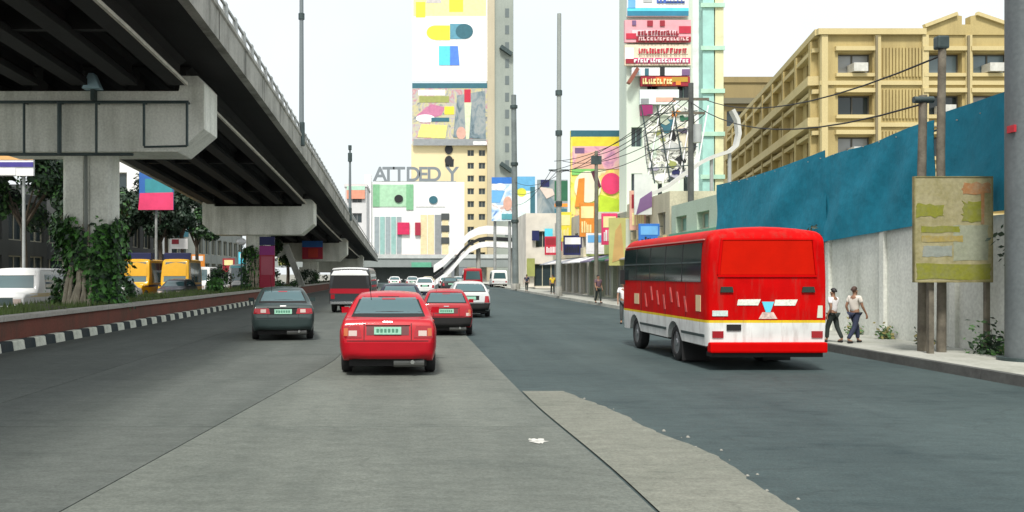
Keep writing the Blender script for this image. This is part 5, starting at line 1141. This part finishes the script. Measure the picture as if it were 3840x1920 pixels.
sign('sign_board', 'middle cream and crimson sign board on the sign tower', Ys-.5, 1572, 1738, 112, 164, fc('board_cream', (.78, .66, .5)), [('r', (1590, 1736, 146, 160), fc('crimson', (.5, .03, .15))), ('r', (1572, 1594, 120, 150), WHT), ('r', (1604, 1730, 120, 136), fc('ivory', (.8, .74, .58))), ('r', (1574, 1596, 148, 160), DRED)], 'sign', 'signs stacked on the sign tower')
sign('sign_board', 'narrow dark and white sign board above the orange sign on the tower', Ys-.5, 1590, 1735, 170, 190, WHT, [('r', (1594, 1612, 172, 188), fc('ice', (.5, .62, .7))), ('r', (1622, 1632, 172, 190), TEALD), ('r', (1660, 1672, 168, 190), BLK), ('r', (1715, 1735, 174, 190), PURP)], 'sign', 'signs stacked on the sign tower')
sign('sign_board', 'orange and dark red sign board in the middle of the sign tower', Ys-.55, 1612, 1736, 192, 216, DRED, [('p', [(1640, 216), (1650, 194), (1700, 194), (1690, 216)], fc('flame', (.6, .12, .02))), ('r', (1690, 1730, 194, 206), fc('mustard', (.45, .28, .03))), ('r', (1700, 1712, 204, 214), ORNG)], 'sign', 'signs stacked on the sign tower')
br = tag(MB().prism([(PX(1572, Ys), PZ(212, Ys)), (PX(1580, Ys), PZ(216, Ys)), (PX(1602, Ys), PZ(180, Ys)), (PX(1596, Ys), PZ(174, Ys))], 'y', Ys-.9, Ys-.4).build('sign_bracket', fc('brown_red', (.25, .08, .05))), 'slanting brown bracket at the left edge of the sign tower', 'bracket')
sign('sign_board', 'small orange and white board below the orange sign on the tower', Ys-.5, 1610, 1708, 225, 262, fc('board_ice', (.7, .78, .76)), [('r', (1650, 1700, 245, 256), PEACH), ('r', (1612, 1632, 248, 260), GRYM)], 'sign', 'signs stacked on the sign tower')
tag(sign('sign_disc', '', Ys-.5, 1612, 1642, 264, 290, fc('plum', (.28, .02, .12)), [], 'sign'), 'small plum red square sign on the lower left of the sign tower', 'sign')
ttw = {o['label'][:14]: o for o in bpy.data.objects if o.get('group') == 'signs stacked on the sign tower'}
for key, args in (('upper red sign', (Ys-.55, 1604, 1700, 77, 89, DRED)), ('upper red sign', (Ys-.55, 1606, 1732, 94, 103, fc('stroke_pink', (.75, .5, .5)))), ('middle cream a', (Ys-.5, 1606, 1728, 121, 135, REDS)), ('middle cream a', (Ys-.5, 1594, 1732, 148, 158, WHT)), ('orange and dar', (Ys-.55, 1616, 1690, 197, 212, PALEY)), ('blue and white', (Ys-.5, 1656, 1720, -30, 4, WHT))):
    o = ttw[key]; strokes([c for c in o.children if c.name.startswith('panel')][0], *args)
# large white cut-out sign with dark blotches
Yc = 60
co = thing('cutout_sign', 'large rounded white cut-out sign with dark blotches right of the yellow billboard', 'sign', (PX(1690, Yc), Yc, 4))
out = [(1628, 400), (1622, 330), (1640, 290), (1668, 268), (1705, 262), (1740, 275), (1752, 310), (1752, 380), (1740, 440), (1705, 455), (1660, 462), (1635, 440)]
MB().prism([(PX(a, Yc), PZ(b_, Yc)) for a, b_ in out], 'y', Yc, Yc+.45).build('panel', PR4, co, world=True, bevel=.05)
for (dx, dy, rx, ry, mt) in ((1680, 312, 14, 22, TEALD), (1660, 300, 20, 12, fc('shade_green', (.4, .46, .36))), (1720, 345, 16, 24, fc('shade_warm', (.6, .56, .42))), (1690, 370, 26, 10, fc('shade_grey', (.5, .52, .5))), (1645, 370, 10, 22, fc('shade_mint', (.55, .66, .55))), (1712, 440, 22, 7, fc('shade_lilac', (.42, .42, .5))), (1665, 445, 22, 8, fc('shade_white', (.78, .78, .74))), (1692, 340, 9, 14, BLK), (1742, 330, 8, 45, BLK), (1718, 298, 14, 6, DGREEN), (1700, 285, 10, 8, ORNG), (1655, 335, 8, 7, OLIV), (1722, 330, 12, 8, fc('violet_dark', (.07, .06, .1))), (1712, 402, 11, 9, BLK), (1690, 412, 9, 8, OLIV), (1702, 432, 10, 9, NAVYS), (1672, 380, 8, 5, GRYM), (1650, 300, 9, 5, fc('moss', (.25, .32, .18))), (1668, 352, 6, 5, OLIV), (1728, 372, 7, 10, fc('bone', (.55, .55, .42))), (1645, 425, 10, 5, fc('lilac', (.4, .38, .48)))):
    k = random.uniform(.02, .06); MB().prism([(PX(dx + rx*q_*math.cos(R(a_)), Yc), PZ(dy + ry*q_*math.sin(R(a_)), Yc)) for a_, q_ in [(30*n_, random.uniform(.55, 1.5)) for n_ in range(12)]], 'y', Yc-k, Yc+.01).build('blotch', mt, co, world=True)
for a_ in range(7):
    x_ = PX(1628 + a_*20, Yc-.2); MB().bar((x_, Yc-.12, PZ(462, Yc)), (x_+.9*(-1)**a_, Yc-.12, PZ(266, Yc)), .07).build('lattice_bar', STEELDK if a_ % 2 else WHT, co, world=True)
for dy_ in (290, 335, 380, 425): MB().bar((PX(1626, Yc), Yc-.2, PZ(dy_, Yc)), (PX(1752, Yc), Yc-.2, PZ(dy_-10, Yc)), .06).build('lattice_bar', STEELDK, co, world=True)
for dx in (1660, 1725): MB().cyl((PX(dx, Yc+.8), Yc+.8, 0), (PX(dx, Yc+.8), Yc+.8, PZ(300, Yc)), .14, .14, 10).build('post', STEELDK, co, world=True, smooth=40)
# white curved canopy rib
cr_ = [(1845, 275), (1858, 300), (1862, 335), (1855, 365), (1838, 380), (1800, 392), (1765, 408), (1720, 440), (1680, 470), (1640, 488)]
cc = thing('curved_canopy', 'white curved canopy rib sweeping down beside the yellow building', 'canopy', (PX(1780, 58), 58, 4))
rings = []
for i, (a, b_) in enumerate(cr_):
    p = Vector((PX(a, 58), 0, PZ(b_, 58))); q = Vector((PX(cr_[min(i+1, len(cr_)-1)][0], 58), 0, PZ(cr_[min(i+1, len(cr_)-1)][1], 58))) - Vector((PX(cr_[max(i-1, 0)][0], 58), 0, PZ(cr_[max(i-1, 0)][1], 58)))
    nrm = Vector((-q.z, 0, q.x)).normalized()*.11
    rings.append([(p.x+nrm.x, 58, p.z+nrm.z), (p.x-nrm.x, 58, p.z-nrm.z), (p.x-nrm.x, 58.6, p.z-nrm.z), (p.x+nrm.x, 58.6, p.z+nrm.z)])
MB().loft(rings).build('rib', fc('canopy_white', (.5, .51, .48)), cc, world=True, smooth=50)
for dx, dy in ((1790, 400), (1835, 385)): MB().cyl((PX(dx, 58.3), 58.3, 0), (PX(dx, 58.3), 58.3, PZ(dy, 58.3)), .12, .12, 10).build('column', STEEL, cc, world=True)

# shop row along the right sidewalk
def shop(name, label, y0, y1, H, wall, shutter, awn, signm=None, xf=13.3):
    t = thing(name, label, 'shop', (xf, (y0+y1)/2, 0))
    n = max(2, round((y1-y0)/3.4)); st_ = (y1-y0)/n
    wins = [(st_*i+.3, st_*(i+1)-.3, .2, 2.6) for i in range(n)] + [(st_*i+.8, st_*(i+1)-.8, 3.8, min(H-.6, 5.0)) for i in range(n) if H > 5]
    facade(t, (xf, y1, 0), (0, -1, 0), y1-y0, 0, H, wins, wall, .35, FRAMEW, glass=shutter)
    facade(t, (xf, y0, 0), (1, 0, 0), 8, 0, H, [(1.5, 3.2, 3.4, 4.6)] if H > 5 else [], wall, .3)
    MB().add([(xf, y0, H-.05), (xf+8, y0, H-.05), (xf+8, y1, H-.05), (xf, y1, H-.05)], [(0,1,2,3)]).build('roof', wall, t, world=True)
    for i in range(n):
        if awn: MB().hexa([(xf-1.4, y0+st_*i+.1, 2.55), (xf, y0+st_*i+.1, 2.95), (xf, y0+st_*(i+1)-.1, 2.95), (xf-1.4, y0+st_*(i+1)-.1, 2.55)], [(xf-1.4, y0+st_*i+.1, 2.62), (xf, y0+st_*i+.1, 3.05), (xf, y0+st_*(i+1)-.1, 3.05), (xf-1.4, y0+st_*(i+1)-.1, 2.62)]).build('awning', awn[i % len(awn)], t, world=True)
    if signm: MB().box(xf-.25, xf-.03, y0+.4, y1-.4, 3.05, 3.75).build('fascia', signm, t, world=True)
    return t
SHUT = M('shutter_green', (.25, .42, .36), .6, var=.2, vs=1.5); SHUTG = M('shutter_grey', (.3, .31, .29), .6, var=.2, vs=1.5)
shop('shop', 'mint green shuttered shop behind the front of the bus', 36.5, 46.5, 5.2, weathered('mint_wall', (.42, .52, .42), (.28, .34, .26), .4, True, .6), SHUT, (fc('awning_olive', (.3, .33, .12)),), fc('fascia_green', (.1, .3, .2)))
shop('shop', 'two storey cream shop with a tan fascia, next beyond the mint green shop', 46.8, 56, 6.0, weathered('cream_shop', (.5, .47, .34), (.3, .28, .2), .4, True, .6), SHUTG, (PURP, fc('awning_grey', (.35, .35, .36))), fc('fascia_tan', (.5, .4, .2)))
shop('shop', 'grey-green shop with dark awnings below the yellow billboard', 56.3, 68, 5.6, weathered('greygreen_shop', (.36, .39, .3), (.2, .22, .17), .4, True, .6), SHUTG, (DGREEN, fc('awning_violet', (.2, .17, .28)), WHT), fc('fascia_lime', (.38, .45, .12)))
shop('shop', 'pale shop row at the far end of the right sidewalk', 68.4, 84, 6.4, weathered('pale_shop', (.55, .53, .47), (.35, .33, .28), .4, True, .6), SHUTG, (WHT, fc('awning_slate', (.25, .28, .33)), fc('awning_white', (.7, .7, .66))), fc('fascia_cream', (.6, .55, .4)))
# tall faded yellow-green panel at the shop row
sign('hanging_sign', 'tall faded yellow-green banner hanging at the shop row', 52, 1532, 1586, 548, 668, fc('faded_lime', (.46, .46, .16)), [('p', [(1540, 660), (1548, 580), (1562, 560), (1570, 650)], fc('faded_orange', (.5, .33, .12))), ('r', (1574, 1586, 550, 666), fc('pale_strip', (.5, .56, .46)))], 'banner', thick=.08)
sg = sign('hanging_sign', 'white sign with a dark top jutting from the shop row near the thin pole', 50, 1596, 1640, 438, 540, fc('jut_pale', (.62, .66, .62)), [('p', [(1600, 540), (1610, 500), (1640, 480), (1640, 520)], PURP)], 'sign', thick=.1)
PSG = [(48.2, 3.1, 1.1, 1.3, BLU, 'blue sign jutting from the cream shop'), (51.0, 4.2, .9, 2.2, PEACH, 'tall peach sign jutting from the cream shop'), (54.5, 3.2, 1.2, 1.2, DGREEN, 'dark green sign jutting from the cream shop'),
       (58.0, 3.6, 1.0, 2.0, HOT, 'hot pink sign jutting from the grey-green shop'), (61.5, 3.1, 1.3, 1.4, WHT, 'white sign jutting from the grey-green shop'), (65.0, 4.4, 1.1, 2.4, ORNG, 'tall orange sign jutting from the grey-green shop'), (70.0, 3.2, 1.4, 1.5, NAVYS, 'navy sign jutting from the pale shop row'), (74.5, 4.4, 1.2, 2.4, YBR, 'tall yellow sign jutting from the pale shop row'), (79.0, 3.4, 1.5, 1.6, REDS, 'red sign at the far end of the pale shop row')]
for (y_, z_, w_, h_, mt, lb) in PSG:
    t = thing('jutting_sign', lb, 'sign', (13.3, y_, z_), 0, 'signs jutting from the shop row')
    pn_ = MB().box(-w_-.15, -.15, -.06, .06, 0, h_).build('panel', mt, t, bevel=.01)
    MB().box(-w_-.05, -.25, -.075, -.06, h_*.55, h_*.9).build('printed_area', random.choice((WHT, PALEY, DRED, SKYB, PINK)), pn_)
    b = MB(); x_ = -w_-.02
    while x_ < -.35:
        q_ = random.uniform(.05, .13); b.box(x_, x_+q_, -.078, -.06, h_*.12, h_*random.uniform(.35, .48)); x_ += q_*1.6
    b.build('printed_strokes', random.choice((WHT, BLK, PALEY)), pn_)
    for zz in (.1*h_, .9*h_): MB().bar((-.16, 0, zz), (.02, 0, zz), .05).build('bracket', STEELDK, t)
for k_ in range(5):
    cable((PX(1738, 46)+(-.9+.4*k_), 46, 10.5 if k_ < 3 else 9.8), (PX(1405, 66)+(-.6+.3*k_), 66, 9.2+.7*(k_ % 2)), .6+.12*k_, ['tautest', 'second tautest', 'middle', 'second slackest', 'slackest'][k_] + ' of five cables from the dark utility pole to the slim pole')
for k_ in range(3):
    cable((PX(1405, 66)+(-.5+.5*k_), 66, 9.3), (PX(1297, 96), 96, 9+1.2*k_), .7, ['lowest', 'middle', 'highest'][k_] + ' of three cables between the slim steel pole and the dark mast')
# more signs under the flyover
for (Y_, a0, a1, b0, b1, mt, mt2, lb) in ((104, 480, 515, 640, 672, ORNG, WHT, 'orange shop sign behind the second pier column'), (90, 448, 474, 560, 596, TEALD, WHT, 'dark teal sign left of the second pier cap'), (112, 600, 640, 634, 664, CYN, WHT, 'cyan sign behind the globe lamp'), (120, 700, 745, 640, 668, OLIV, YBR, 'olive sign between the tall red sign and the third pier'), (118, 560, 590, 650, 684, DRED, PALEY, 'dark red sign right of the second pier column')):
    sign('street_sign', lb, Y_, a0, a1, b0, b1, mt, [('r', (a0+4, a1-4, b0+4, (b0+b1)/2), mt2)], 'sign', 'signs beyond the flyover', posts=((a0+a1)/2,), thick=.1)
# ------------------------------------------------------------------ left side: trees, buildings, banners beyond the flyover
def tree(label, x, y, h, rx, rz_, n, mats, seed, z0=.0, lean=0):
    random.seed(seed)
    t = thing('tree', label, 'tree', (x, y, z0), 0, 'trees beyond the opposite carriageway')
    th = h - rz_*1.3
    b = MB().tube([(0, 0, -.1), (.08, .05, th*.5), (lean, 0, th)], [.24, .19, .14], 9)
    tips = []
    for k in range(7):
        a = k*.9+random.random(); p = Vector((lean + math.cos(a)*rx*.55, math.sin(a)*rx*.55, th + rz_*random.uniform(.3, 1.2))); b.tube([(lean*.8, 0, th*.85), (lean + math.cos(a)*rx*.25, math.sin(a)*rx*.25, th+rz_*.25), p], [.1, .07, .03], 6); tips.append(p)
    b.build('trunk', BARK, t, smooth=60)
    cl = tips + [Vector((lean + random.gauss(0, rx*.5), random.gauss(0, rx*.5), th + rz_*random.uniform(.1, 1.5))) for _ in range(16)]
    rad = {i: random.uniform(.5, 1.0) for i in range(len(cl))}
    for j, mt in enumerate(mats):
        def pos():
            i = random.randrange(len(cl)); d = Vector((random.gauss(0, 1), random.gauss(0, 1), random.gauss(0, .8))); d.normalize(); r = rad[i]*rx*.36*random.random()**.4
            return cl[i] + d*r, d
        leaves(int(n*1.9/len(mats)), pos, .19).build('crown', mt, t)
    return t
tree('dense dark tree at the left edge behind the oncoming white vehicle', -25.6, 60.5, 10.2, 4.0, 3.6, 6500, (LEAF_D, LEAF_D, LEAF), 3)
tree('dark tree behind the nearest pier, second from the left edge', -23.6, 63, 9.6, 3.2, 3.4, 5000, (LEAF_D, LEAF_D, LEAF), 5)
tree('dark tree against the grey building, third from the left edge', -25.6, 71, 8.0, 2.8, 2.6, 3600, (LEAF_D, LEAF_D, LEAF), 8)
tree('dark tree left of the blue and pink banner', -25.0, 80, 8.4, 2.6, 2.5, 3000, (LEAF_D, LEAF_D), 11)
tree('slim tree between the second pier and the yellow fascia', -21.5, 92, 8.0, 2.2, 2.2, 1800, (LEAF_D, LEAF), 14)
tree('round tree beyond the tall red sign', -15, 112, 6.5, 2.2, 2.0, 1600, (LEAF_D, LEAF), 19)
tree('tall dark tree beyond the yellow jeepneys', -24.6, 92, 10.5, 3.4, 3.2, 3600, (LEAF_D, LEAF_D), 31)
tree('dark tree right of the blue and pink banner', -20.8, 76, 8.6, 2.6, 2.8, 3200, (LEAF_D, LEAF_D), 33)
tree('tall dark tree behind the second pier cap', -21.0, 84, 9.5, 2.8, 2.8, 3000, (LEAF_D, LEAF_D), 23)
tree('low spreading dark tree left of the white globe lamp', -14.4, 92, 5.2, 2.4, 1.8, 2400, (LEAF_D, LEAF), 27)
def shrub(label, x, y, h, n, mats, seed):
    random.seed(seed)
    t = thing('shrub', label, 'shrub', (x, y, .68), 0, 'shrubs on the median')
    cl = [(random.gauss(0, h*.45), random.gauss(0, h*.5), random.uniform(.2, h)) for _ in range(9)]
    for mt in mats:
        def pos():
            c_ = Vector(random.choice(cl)); d = Vector((random.gauss(0, 1), random.gauss(0, 1), random.gauss(0, 1))).normalized(); return c_ + d*h*.3*random.random()**.4, d
        leaves(n//len(mats), pos, .1).build('foliage', mt, t)
    MB().tube([(0, 0, -.1), (.05, 0, h*.8)], [.05, .02], 6).build('stem', BARK, t)
for a_ in (('bushy shrub on the median just beyond the nearest pier', -11.6, 36, 1.0, 700, (LEAF_D, LEAF), 41), ('low green shrub on the median left of the tall red sign', -10.7, 50, .8, 600, (LEAF, LEAF_B), 42), ('dark shrub on the median before the second pier', -11.2, 57, 1.4, 900, (LEAF_D, LEAF), 43), ('dark shrub on the median right of the tall red sign', -10.2, 70, 1.3, 800, (LEAF_D, LEAF), 44), ('dark shrub on the median before the third pier', -10.4, 86, 1.5, 800, (LEAF_D, LEAF_D), 45), ('wide shrub on the median below the blue and red banner', -9.9, 93, 1.2, 700, (LEAF_D, LEAF), 46)): shrub(*a_)
random.seed(21)
def leftb(name, label, y0, y1, H, wall, xf=-27.5, rows_=4):
    t = thing(name, label, 'building', (xf, (y0+y1)/2, 0))
    n = max(2, round((y1-y0)/4)); st_ = (y1-y0)/n
    facade(t, (xf, y0, 0), (0, 1, 0), y1-y0, 0, H, [(st_*i+.6, st_*(i+1)-.6, 1.0+3.4*j, 3.2+3.4*j) for i in range(n) for j in range(rows_) if 3.4*j+3.4 < H], wall, .3)
    facade(t, (xf-12, y0, 0), (1, 0, 0), 12, 0, H, [(1+3.6*i, 3.4+3.6*i, 1.0+3.4*j, 3.0+3.4*j) for i in range(3) for j in range(rows_) if 3.4*j+3.4 < H], wall, .3)
    MB().add([(xf-12, y0, H-.05), (xf, y0, H-.05), (xf, y1, H-.05), (xf-12, y1, H-.05)], [(0,1,2,3)]).build('roof', wall, t, world=True)
    return t
leftb('grey_building', 'grey building behind the dark trees at the left edge', 62, 78, 8.2, weathered('left_grey', (.055, .06, .057), (.03, .033, .03), .3, True, .6), -31)
leftb('dark_building', 'dark grey shop building with the yellow fascia', 79, 101, 9.5, weathered('left_dark', (.06, .065, .065), (.03, .03, .03), .3, True, .6))
leftb('pale_building', 'pale building with rows of windows behind the second pier', 118, 150, 13, weathered('left_pale', (.26, .28, .26), (.12, .13, .12), .3, True, .6))
leftb('white_building', 'bright white building glimpsed right of the nearest pier column', 103, 117, 16.5, M('bright_white', (.8, .8, .78), .7), -30.5, 4)
ys_ = thing('fascia_sign', 'long yellow shop fascia with a navy band beyond the opposite carriageway', 'sign', (-24.2, 86, 1.4))
MB().box(-24.3, -24.1, 74.5, 100, 1.5, 3.0).build('panel', fc('fascia_yellow', (.72, .42, .015)), ys_, world=True)
MB().box(-24.32, -24.08, 74.5, 100, 3.02, 3.7).build('navy_band', NAVYS, ys_, world=True)
MB().box(-24.1, -24.06, 76, 80, 1.5, 2.3).build('orange_area', ORNG, ys_, world=True); MB().box(-24.1, -24.06, 82, 88, 1.7, 2.8).build('lime_area', fc('lime_dark', (.45, .42, .04)), ys_, world=True)
for y in (75, 83, 91, 99.5): MB().cyl((-24.2, y, 0), (-24.2, y, 1.5), .08, .08, 8).build('post', STEELDK, ys_, world=True)
sign('banner', 'blue and pink hanging banner seen under the flyover right of the nearest pier', 70, 350, 436, 402, 528, fc('banner_blue', (.03, .13, .42)), [('r', (395, 432, 404, 450), SKYB), ('r', (365, 434, 450, 485), fc('banner_teal', (.04, .26, .3))), ('p', [(348, 528), (352, 486), (436, 484), (436, 528)], HOT), ('r', (372, 400, 408, 440), fc('banner_grey', (.25, .33, .42)))], 'banner', posts=(393,), thick=.15)
sign('shop_sign', 'red, orange and white shop sign at the left edge under the pier cap', 57, -40, 84, 362, 442, WHT, [('r', (-40, 84, 362, 376), DRED), ('r', (-40, 84, 378, 402), fc('sign_peach', (.7, .4, .15))), ('e', (66, 391, 14, 11), ORNG), ('r', (-40, 84, 408, 420), fc('sign_indigo', (.05, .04, .25))), ('r', (-40, 40, 424, 440), WHT)], 'sign', posts=(-20, 60), thick=.2)
sign('shop_sign', 'white sign board with a red corner beside the yellow fascia', 72, 432, 472, 600, 626, WHT, [('r', (432, 450, 602, 614), DRED)], 'sign', posts=(452,), thick=.1)
rsn = thing('standing_sign', 'tall red banner sign standing on the median behind the grey-green car', 'sign', (PX(672, 60), 60, .7))
MB().box(-.5, .5, -.06, .06, .15, 2.9).build('panel', fc('standing_red', (.38, .02, .05)), rsn); MB().box(-.38, .38, -.08, -.06, 1.0, 2.2).build('printed_area', fc('standing_rose', (.45, .1, .14)), rsn)
MB().box(-.5, .5, -.08, -.06, 2.3, 2.9).build('printed_area', fc('standing_purple', (.3, .03, .2)), rsn)
for a in (-.42, .42): MB().cyl((a, .1, -.1), (a, .1, 2.9), .035, .035, 8).build('leg', STEELDK, rsn)
MB().box(-.5, .5, -.06, .06, 2.95, 3.5).build('top_panel', NAVYS, rsn)
sign('hanging_banner', 'small blue and red banner hanging below the third pier cap', 96, 760, 812, 606, 652, REDS, [('r', (760, 812, 606, 622), BLU), ('r', (775, 800, 625, 648), fc('bright_red', (.7, .05, .03)))], 'banner', thick=.05)
sl = thing('stay_brace', 'pale slanting concrete brace on the median beyond the tall red sign', 'brace', (-10.0, 78, .7))
MB().bar((-10.6, 78, 4.2), (-9.2, 78, .7), .45, .5).build('beam', CONC, sl, world=True)
lampL = thing('globe_lamp', 'white globe lamp on a post left of the tall red sign', 'lamp', (PX(607, 58), 58, .7))
MB().cyl((0, 0, 0), (0, 0, 2.9), .05, .04, 8).build('post', STEELDK, lampL)
b = MB(); b.loft([[(.32*math.sin(R(a))*math.cos(2*math.pi*i/14), .32*math.sin(R(a))*math.sin(2*math.pi*i/14), 3.1-.24*math.cos(R(a))) for i in range(14)] for a in (5, 35, 65, 90, 115, 145, 175)]); b.build('globe', WHT, lampL, smooth=60)
